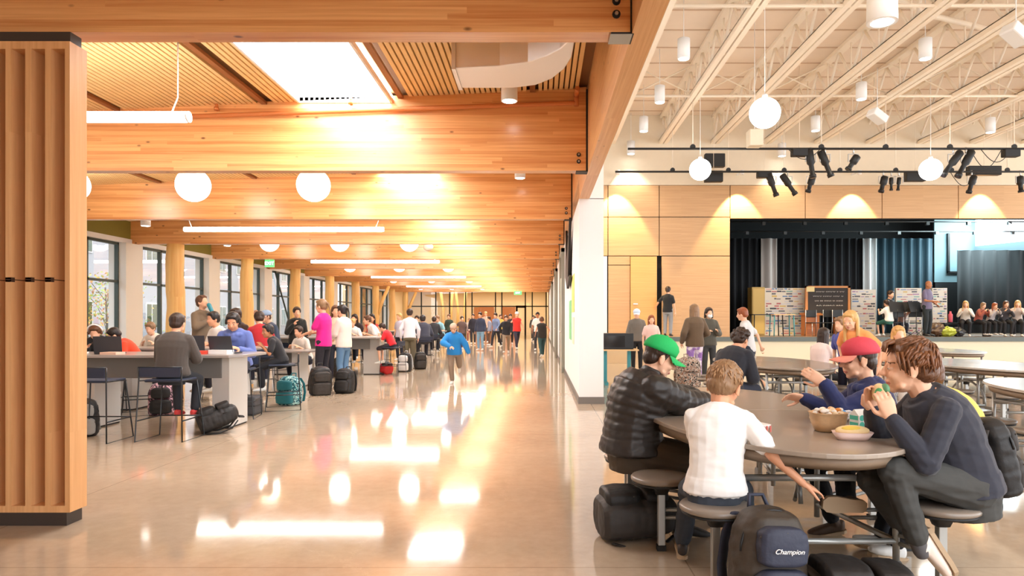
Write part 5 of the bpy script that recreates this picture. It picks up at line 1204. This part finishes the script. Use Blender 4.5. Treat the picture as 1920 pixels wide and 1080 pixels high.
# ================= the cast =================
def wl(x, y, facing, d):
    "world targets -> the person's own frame"
    Mi = Matrix.Rotation(-R(facing), 3, 'Z'); return {k_: (Mi@(V(p)-V((x, y, 0)))) for k_, p in d.items()}
def hero(name, label, x, y, facing, hands=None, elb=None, feet=None, knee=None, palms=None, hdir=None, fdir=None, **kw):
    Mi = Matrix.Rotation(-R(facing), 3, 'Z'); rv = lambda d: {k_: Mi@V(p) for k_, p in d.items()} if d else None
    ft = wl(x, y, facing, feet) if feet else None
    if fdir: ft.update(rv(fdir))
    return person(name, label, x, y, facing, hands=wl(x, y, facing, hands) if hands else None, elb=rv(elb), feet=ft, knee=rv(knee), palms=rv(palms), hdir=rv(hdir), fine=True, pose=kw.pop('pose', 'sit'), **kw)
GRN = (28, 178, 92)
hero('person', 'boy in a green cap and black quilted jacket at the near table', .6, 4.45, -80, hands={-1: (1.12, 4.86, .79), 1: (1.1, 4.55, .785)}, elb={-1: (0, .3, -1), 1: (-.1, -.5, -1)}, seat=.45, lean=10, curve=.5, h=1.6, wide=1.26, thick=1.45,
     feet={-1: (1.0, 4.62, .08), 1: (.9, 4.27, .08)}, knee={-1: (1, 0, .5), 1: (1, -.15, .45)}, hdir={-1: (.9, -.3, -.05), 1: (.95, .25, .0)}, palms={-1: (0, -.4, -1), 1: (0, .4, -1)}, hp=24, hy=-4, top=('puffer', (44, 38, 35)), bottom=('pants', (84, 72, 60)), shoe=(44, 40, 38),
     hair=('short', 'dark'), skin='a', cap=(GRN, GRN, 'f'), vox=.0055, head_s=1.07)
hero('person', 'boy in a white t-shirt seen from behind, reaching down to a shoe', .88, 3.44, -16, hands={-1: (.92, 3.75, .8), 1: (1.27, 3.3, .56)}, elb={-1: (-.05, -.1, -1), 1: (-.1, -1, -.5)}, seat=.445, lean=7, side=3, curve=.35, h=1.36, wide=1.04, thick=1.05,
     feet={-1: (.8, 3.85, .1), 1: (1.12, 3.7, .1)}, hdir={-1: (.3, 1, 0), 1: (.8, .3, -.4)}, palms={1: (0, .3, -1)}, curl=(.4, .25), hp=22, hy=-18, hr=6, top=('tee', (246, 242, 238)), bottom=('pants', (58, 64, 74)), shoe=(60, 52, 48),
     hair=('crop', 'light'), skin='b', vox=.005, head_s=1.17, cs=1.2)
def chest_text(t, d):
    for i, (tx, u) in enumerate((('LI', .74), ('ELI', .6))):
        f, l = d['fw'](u); p = d['sp'](u)+f*.135+l*-.045; up = (d['sp'](u+.05)-d['sp'](u-.05)).normalized(); x_ = l; z_ = x_.cross(up)
        o = lettering(tx, .062, p, (0, 0, 0), mat('logo_white', (240, 240, 240), .6), t); M_ = Matrix((x_, up, z_)).transposed()
        if z_.dot(f) < 0: M_ = Matrix((-x_, up, -z_)).transposed()
        o.rotation_euler = M_.to_euler()
hero('person', 'brown-haired boy in a dark sweatshirt eating with both hands at his mouth, nearest the right', 2.12, 3.42, 84, hands={-1: (1.70, 3.3, .87), 1: (1.69, 3.48, .89)}, elb={-1: (-.8, -.1, -1), 1: (.2, .6, -1)}, seat=.445, lean=20, curve=.55, h=1.68, wide=1.05, thick=1.25,
     feet={-1: (1.84, 3.3, .24), 1: (1.95, 3.58, .2), }, fdir={'fd-1': (.5, -.05, -.85), 'dn-1': (.85, 0, .45), 'fd1': (.6, 0, -.8), 'dn1': (.8, 0, .55)}, knee={-1: (-1, -.1, -.4), 1: (-1, .1, -.3)}, cuff=.82, sock=(92, 90, 92), hdir={-1: (-.28, .1, .95), 1: (-.15, -.15, .97)}, palms={-1: (.1, .9, .2), 1: (.1, -.9, .2)}, curl=(.75, .75),
     hp=3, hy=-14, top=('long', (44, 46, 58)), bottom=('pants', (66, 66, 64)), shoe=(240, 222, 208), hair=('lock', 'brown'), skin='a', vox=.005, head_s=1.12, cs=1.15)
hero('person', 'boy in a red cap and navy hoodie facing left across the table', 2.12, 4.3, 82, hands={-1: (1.7, 4.08, .97), 1: (1.72, 4.45, .84)}, elb={-1: (.5, .3, -.8), 1: (.3, .5, -1)}, seat=.445, lean=5, curve=.4, h=1.54, feet={-1: (1.66, 3.7, .37), 1: (1.85, 4.3, .08)}, fdir={'fd-1': (-1, 0, .06), 'dn-1': (0, -1, -.1)},
     hdir={-1: (-.75, .1, .5), 1: (-.9, 0, .1)}, palms={-1: (-.1, .9, .2)}, hp=6, extra=chest_text, top=('hoodie', (38, 48, 96)), bottom=('pants', (26, 27, 32)), shoe=(84, 64, 50), hair=('short', 'dark'), skin='a', cap=((206, 66, 80), (236, 150, 130), 'f'), vox=.006, head_s=1.08)
hero('person', 'student in a yellow hoodie with a black backpack, hidden behind the eating boy', 2.47, 3.9, 92, hands={-1: (2.15, 3.8, .6), 1: (2.1, 4.05, .6)}, seat=.445, lean=24, curve=.7, h=1.56, feet={-1: (2.0, 3.85, .08), 1: (2.0, 4.0, .08)}, hp=10, top=('hoodie', (244, 206, 92)), bottom=('pants', (30, 32, 40)), hair=('short', 'brown'), vox=.009)
# badge marks on clothes, sandwich
t = thing('sandwich', 'half-eaten sandwich with green leaves held at the boy\'s mouth', 'food', (1.69, 3.4, .985)); q = MB()
q.ell((0, 0, 0), .03, .055, .05); q.build('bread', mat('bread', (240, 214, 160), .8, bump=.4), t); MB().ell((-.02, -.035, .0), .02, .025, .03).build('lettuce', mat('lettuce', (60, 150, 90), .6), t); MB().ell((.012, -.03, .022), .02, .03, .03).build('wrapper', mat('sandwich_wrap', (90, 140, 100), .5), t)

HZ = lambda py, Y: CAMH-(py-CY)*Y/FP
def stand(px, py, Y, label, facing=180, dz=0, **kw):
    h = max(1.2, min(1.85, HZ(py, Y)-dz)); return person('person', label, (px-CX)*Y/FP, Y, facing, z=dz, h=h, vox=kw.pop('vox', .016 if Y < 20 else .024), **kw)
def seated(px, py, Y, label, facing=180, seat=.68, lean=22, dz=0, desk=.93, **kw):
    zt_ = HZ(py, Y)-dz; k = (zt_-seat)/(.085+.5*cos(R(lean))+.24); h = max(1.1, min(1.8, 1.68*k)); k = h/1.68
    hd = kw.pop('hands', {s: (s*.12*k, .36*k, desk+.03) for s in (-1, 1)})
    if seat == .68: bar_stool((px-CX)*Y/FP, Y, facing, 'wire bar stool under the '+' '.join(label.split()[:10]))
    return person('person', label, (px-CX)*Y/FP, Y, facing, z=dz, h=h, pose='sit', seat=seat, lean=lean, hands=hd, vox=kw.pop('vox', .014 if Y < 20 else .024), **kw)
# --- corridor, near counters ---
seated(322, 590, 7.75, 'boy in a dark grey hooded jacket seen from behind on a bar stool', 0, lean=8, top=('jacket', (70, 64, 60)), bottom=('pants', (34, 38, 46)), shoe=(200, 60, 60), hair=('short', 'dark'), hood=1, wide=1.15, vox=.009)
seated(190, 606, 9.7, 'child in black with white headphones slumped over the counter by the screen', 200, lean=34, top=('jacket', (26, 26, 28)), hair=('mop', 'brown'), hp=30, extra=lambda t, d: MB().tube([d['hc']+d['M']@V((.1*cos(pi*i/12), -.01, .02+.12*sin(pi*i/12)))*d['hk'] for i in range(13)], .012, n=6).build('headphones', white, t))
seated(262, 612, 9.75, 'child in a bright orange shirt bent low over the counter', 120, lean=34, top=('tee', (232, 74, 40)), hair=('short', 'black'), hp=35)
seated(298, 604, 11.35, 'light-haired child in pale clothes hidden behind the dark hooded jacket', 180, lean=25, top=('tee', (224, 214, 200)), hair=('short', 'light'), hp=20)
stand(378, 556, 12.9, 'boy in a brown hoodie standing and drinking from a teal bottle', -110, hands={1: (.05, .2, 1.32), -1: (-.2, .05, .8)}, elb={1: (.6, .2, -.6)}, top=('hoodie', (122, 104, 84)), bottom=('pants', (150, 140, 126)), hair=('short', 'brown'), hp=-12)
t = thing('drinking_bottle', 'teal drinking bottle at the mouth of the boy in brown', 'bottle', at(392, 575, 12.8)); o = MB().caps((0, 0, .03), (.06, 0, -.1), .04, .036).build('flask', mat('bottle_teal', (40, 140, 160), .4), t)
seated(445, 586, 9.4, 'boy in a blue-violet hoodie with black hair looking down at a laptop', 190, lean=16, top=('hoodie', (96, 114, 178)), hair=('mop', 'black'), skin='b', hp=26, vox=.009, wide=1.1)
seated(420, 586, 11.5, 'child in white with short black hair behind the boy in blue', 150, lean=15, top=('tee', (240, 236, 230)), hair=('short', 'black'), skin='b')
seated(454, 580, 13.0, 'student in a dark brown top behind the boy in blue', 160, lean=10, top=('long', (70, 52, 44)), hair=('short', 'dark'))
seated(490, 584, 12.6, 'child in a dark red shirt sitting with back turned', 30, lean=20, top=('tee', (178, 30, 42)), hair=('short', 'dark'), hp=20)
seated(515, 578, 15.3, 'student in grey blue with a light cap and an arm raised', 150, lean=16, top=('long', (66, 80, 104)), cap=((150, 176, 210), (214, 170, 150), 'f'), hands={1: (.26, .28, 1.5), -1: (-.12, .34, .96)})
seated(528, 610, 10.3, 'smiling boy in a black t-shirt leaning on the second counter', 110, lean=22, top=('tee', (36, 36, 40)), bottom=('pants', (24, 26, 32)), hair=('mop', 'black'), skin='c', hp=8, hy=30, vox=.009)
stand(556, 577, 15.4, 'student in a black hoodie standing by a tall window', -150, top=('hoodie', (30, 32, 30)), hair=('short', 'dark'), bottom=('pants', (40, 40, 44)), hands={1: (.1, .2, 1.25), -1: (-.2, .1, .8)})
seated(573, 612, 14.9, 'small child with dark hair reading at the low table', 160, seat=.45, desk=.74, lean=20, top=('tee', (230, 226, 220)), hair=('short', 'dark'))
stand(607, 563, 13.0, 'woman in a bright pink t-shirt standing and holding a paper', 75, top=('tee', (222, 24, 140)), bottom=('pants', (38, 36, 44)), hair=('pony', 'light'), hands={1: (.08, .3, 1.1), -1: (-.1, .34, 1.08)}, vox=.011, wide=1.05)
stand(629, 574, 14.6, 'girl in a beige top beside the pale hoodie', -160, top=('long', (228, 208, 186)), hair=('long', 'brown'))
stand(645, 573, 13.6, 'girl in a pale hoodie and blue jeans with a black ponytail', 70, top=('hoodie', (236, 226, 214)), bottom=('pants', (96, 132, 168)), hair=('pony', 'black'), hands={1: (.08, .28, .98), -1: (-.08, .3, .96)}, vox=.011)
seated(672, 580, 21.8, 'student in dark clothes with long brown hair near the windows', 170, top=('long', (60, 46, 48)), hair=('long', 'dark'))
seated(698, 579, 20.8, 'girl in a red top with long dark hair near the windows', 190, top=('tank', (226, 70, 58)), hair=('long', 'black'), skin='b')
seated(710, 592, 19.2, 'child in a white shirt leaning over the counter', 120, lean=28, top=('tee', (244, 240, 238)), hair=('short', 'brown'))
seated(668, 598, 18.4, 'blonde child in white behind the pale hoodie girl', 170, lean=24, top=('tee', (248, 244, 240)), hair=('short', 'blonde'))
seated(735, 606, 16.7, 'child in a red t-shirt and shorts writing at the counter end', 80, lean=26, top=('tee', (212, 28, 40)), bottom=('shorts', (50, 44, 50)), hair=('short', 'dark'), hp=30)
stand(768, 578, 19.0, 'student in a white shirt and olive trousers leaning on the counter', 10, lean=18, top=('long', (226, 224, 232)), bottom=('wide', (112, 104, 84)), hair=('short', 'dark'))
stand(750, 588, 22.5, 'student in a pale violet shirt behind the one in olive trousers', 150, top=('tee', (206, 204, 228)), hair=('short', 'blonde'))
seated(796, 583, 21.4, 'student in a dark navy jacket hunched over the counter', 20, lean=28, top=('jacket', (50, 52, 68)), hair=('short', 'black'))
seated(812, 594, 25.0, 'student in black hunched next to the navy jacket', 0, lean=24, top=('jacket', (34, 34, 40)), hair=('short', 'dark'))
seated(826, 591, 27.6, 'student in light blue at the counter halfway down', 160, top=('tee', (150, 206, 222)), hair=('short', 'light'))
seated(784, 588, 28.2, 'student in dark green at the counter halfway down', 180, top=('tee', (52, 84, 64)), hair=('short', 'dark'))
stand(852, 603, 14.6, 'child in a bright blue jacket running towards the camera', 180, pose='run', lean=14, hp=30, top=('jacket', (32, 132, 208)), bottom=('pants', (140, 122, 106)), hair=('short', 'light'), cap=((212, 176, 156), (200, 160, 140), 'back'), hands={1: (.06, .3, .8), -1: (-.34, .05, .6)}, elb={-1: (-1, -.3, .1), 1: (1, -.2, 0)}, vox=.011, cs=1.3, extra=lambda t, d: MB().loft([(d['sp'](u)+d['fw'](u)[0]*.095*d['k'], d['fw'](u)[1]*.05*d['k'], d['fw'](u)[0]*.05*d['k']) for u in (.05, .3, .6, .92)], 12).build('undershirt', black, t))
# far crowd: px, head top, depth, facing, colours
crowd = [(842, 590, 34, 170, (52, 70, 60), (40, 40, 46), 'brown', 'short', 'student in dark green standing past the running child'), (866, 592, 31, 200, (104, 84, 80), (70, 60, 56), 'dark', 'short', 'student in a brown jacket right behind the running child'),
  (887, 589, 38, 180, (46, 46, 60), (60, 60, 70), 'dark', 'short', 'student in a dark top far down the corridor'), (901, 586, 30, 160, (50, 58, 82), (130, 170, 200), 'dark', 'short', 'student in a navy top and light jeans'),
  (880, 596, 41, 180, (214, 206, 200), (150, 90, 80), 'light', 'short', 'small far student in white near the brown doors'), (911, 585, 40, 170, (224, 190, 170), (90, 80, 80), 'blonde', 'short', 'far student in peach before the brown doors'),
  (918, 594, 36, 100, (150, 158, 184), (110, 80, 60), 'dark', 'short', 'student in lavender stepping sideways in the crowd'), (930, 586, 33, 150, (120, 140, 180), (44, 44, 52), 'dark', 'short', 'student in light blue and black in the crowd'),
  (938, 590, 38, 200, (236, 206, 100), (60, 56, 60), 'brown', 'short', 'student in a yellow shirt in the crowd'), (957, 588, 37, 180, (60, 50, 46), (44, 44, 50), 'dark', 'short', 'student in dark brown behind the black hoodie'),
  (1003, 594, 42, 180, (120, 106, 92), (80, 74, 70), 'dark', 'short', 'student in taupe near the far right wall'), (1000, 592, 46, 180, (70, 66, 62), (60, 58, 56), 'black', 'short', 'farthest student in grey near the far wall')]
for px, py, Y, fc, tc, bc, hc_, hs_, lab in crowd: stand(px, py, Y, lab, fc, pose='walk' if Y % 2 else 'stand', top=('long', tc), bottom=('pants', bc), hair=(hs_, hc_))
stand(949, 590, 27.5, 'student in a black hoodie and tan trousers walking towards the camera', 180, pose='walk', top=('hoodie', (34, 34, 40)), bottom=('pants', (150, 132, 112)), hair=('short', 'brown'), hp=14)
stand(969, 584, 31, 'student in a red vest over white walking down the corridor', 200, pose='walk', top=('vest', (226, 54, 46)), bottom=('pants', (52, 48, 66)), hair=('short', 'blonde'), cap=((238, 236, 232), (238, 236, 232), 'back'))
stand(1008, 586, 30, 'student in a white t-shirt beside the one in the black vest', 180, top=('tee', (240, 238, 234)), bottom=('pants', (60, 60, 64)), hair=('short', 'black'), skin='c')
stand(1016, 593, 24.5, 'student in a black vest and teal trousers walking away', 10, pose='walk', top=('vest', (44, 40, 36)), bottom=('pants', (46, 78, 80)), hair=('mop', 'brown'), skin='b')
# --- hall ---
stand(1194, 581, 17.6, 'person in a white cap and grey jacket near the hall door', 170, top=('jacket', (116, 108, 100)), bottom=('pants', (30, 30, 34)), hair=('short', 'brown'), cap=((206, 220, 238), (236, 240, 246), 'f'))
stand(1221, 592, 16.6, 'woman in a pale pink sleeveless top with red hair', 180, top=('tee', (246, 206, 196)), bottom=('pants', (214, 160, 140)), hair=('long', 'red'))
stand(1252, 538, 21.45, 'person in a black t-shirt and grey trousers holding the wooden door open', -25, dz=ZS, top=('tee', (28, 30, 34)), bottom=('pants', (150, 152, 156)), shoe=(50, 48, 46), hair=('pony', 'dark'), hands={-1: (-.42, .15, .95), 1: (.24, .02, .75)}, vox=.014)
stand(1303, 572, 13.8, 'girl in a brown and grey jacket and purple tie-dye trousers seen from behind', 12, top=('jacket', (104, 84, 64)), bottom=('tiedye', (240, 220, 244)), hair=('long', 'light'), hands={1: (.2, .2, 1.0), -1: (-.24, .1, .9)}, vox=.011)
stand(1328, 578, 14.9, 'person with a white face mask and dark olive jacket facing the camera', 185, top=('jacket', (84, 80, 70)), bottom=('pants', (60, 60, 60)), hair=('bob', 'dark'), hands={1: (.12, .25, 1.1), -1: (-.1, .28, 1.12)}, extra=lambda t, d: MB().ell(d['hc']+d['M']@V((0, .07, -.05))*d['hk'], .055, .04, .045).build('face_mask', mat('mask_white', (236, 240, 240), .7), t))
seated(1360, 617, 8.3, 'girl in a black coat with dark curly hair leaning on the second lunch table', -50, seat=.45, desk=.76, lean=26, top=('jacket', (28, 30, 40)), hair=('afro', 'dark'), skin='b', vox=.01, hp=25, cs=1.3, wide=1.15)
stand(1404, 574, 12.6, 'boy in a pale grey t-shirt striding past the stage front', 60, pose='walk', lean=8, top=('tee', (216, 214, 214)), bottom=('shorts', (50, 56, 70)), hair=('short', 'red'), hp=10)
seated(1536, 617, 10.3, 'girl in a white and pink shirt with dark hair seated beyond the second table', 150, seat=.45, desk=.78, lean=8, top=('tee', (250, 226, 220)), hair=('long', 'dark'), facing_=0) if 0 else seated(1536, 617, 10.6, 'girl in a white and pink shirt with long dark hair seated beyond the second table', -60, seat=.45, desk=.78, lean=6, top=('tee', (250, 226, 220)), bottom=('pants', (30, 30, 34)), hair=('long', 'dark'), vox=.011)
stand(1618, 571, 8.6, 'long-haired blonde girl in an orange top bending forward behind the red cap', 130, lean=34, hp=20, top=('tee', (248, 164, 96)), bottom=('pants', (60, 56, 60)), hair=('long', 'blonde'), skin='a', vox=.01)
stand(1592, 592, 9.6, 'person in a blue-violet top half hidden behind the orange top', 120, lean=20, top=('tee', (86, 92, 176)), bottom=('pants', (40, 40, 60)), hair=('long', 'light'), vox=.012)
stand(1678, 612, 8.4, 'blonde child in peach right of the girl in orange', 170, lean=14, top=('tee', (250, 190, 150)), bottom=('pants', (200, 190, 180)), hair=('long', 'blonde'), vox=.012)
# --- stage ---
stand(1738, 527, 21.3, 'man in a violet-grey shirt and dark trousers standing on the stage', -150, dz=ZS, top=('tee', (112, 104, 132)), bottom=('pants', (34, 42, 46)), shoe=(30, 28, 28), hair=('bald', 'grey'), skin='c', vox=.014, hands={1: (.1, .3, 1.1), -1: (-.16, .22, 1.0)})
seated(1665, 538, 22.6, 'person in black drinking, seated high on the stage', 200, seat=.6, desk=1.0, dz=ZS, lean=4, top=('long', (26, 26, 28)), hair=('short', 'dark'))
seated(1667, 563, 21.5, 'girl in a white shirt and green skirt with a ponytail on the stage', 20, seat=.45, desk=.8, dz=ZS, lean=6, top=('tee', (240, 238, 232)), bottom=('shorts', (54, 104, 92)), hair=('pony', 'dark'))
seated(1690, 578, 21.9, 'small student bending behind the music stands', 170, seat=.4, desk=.8, dz=ZS, lean=30, top=('long', (150, 110, 96)), hair=('short', 'dark'))
row = [(1810, 565, 'blonde girl in white and black, first in the seated row on stage', (226, 214, 202), 'blonde', 'long', 150), (1834, 568, 'girl in rust red, second in the seated row on stage', (150, 74, 58), 'light', 'long', 200), (1857, 569, 'girl in grey plaid, third in the seated row on stage', (170, 160, 158), 'red', 'long', 190), (1881, 565, 'girl in black and white, fourth in the seated row on stage', (60, 56, 60), 'brown', 'long', 170), (1907, 564, 'blonde student at the right edge of the seated row on stage', (206, 190, 180), 'blonde', 'long', 150)]
for px, py, lab, tc, hc_, hs_, fc in row: seated(px, py, 22.1, lab, fc, seat=.45, desk=.78, dz=ZS, lean=18, top=('long', tc), bottom=('pants', (34, 32, 34)), shoe=(226, 220, 214), hair=(hs_, hc_), group='seated row on the stage')
bake_people()
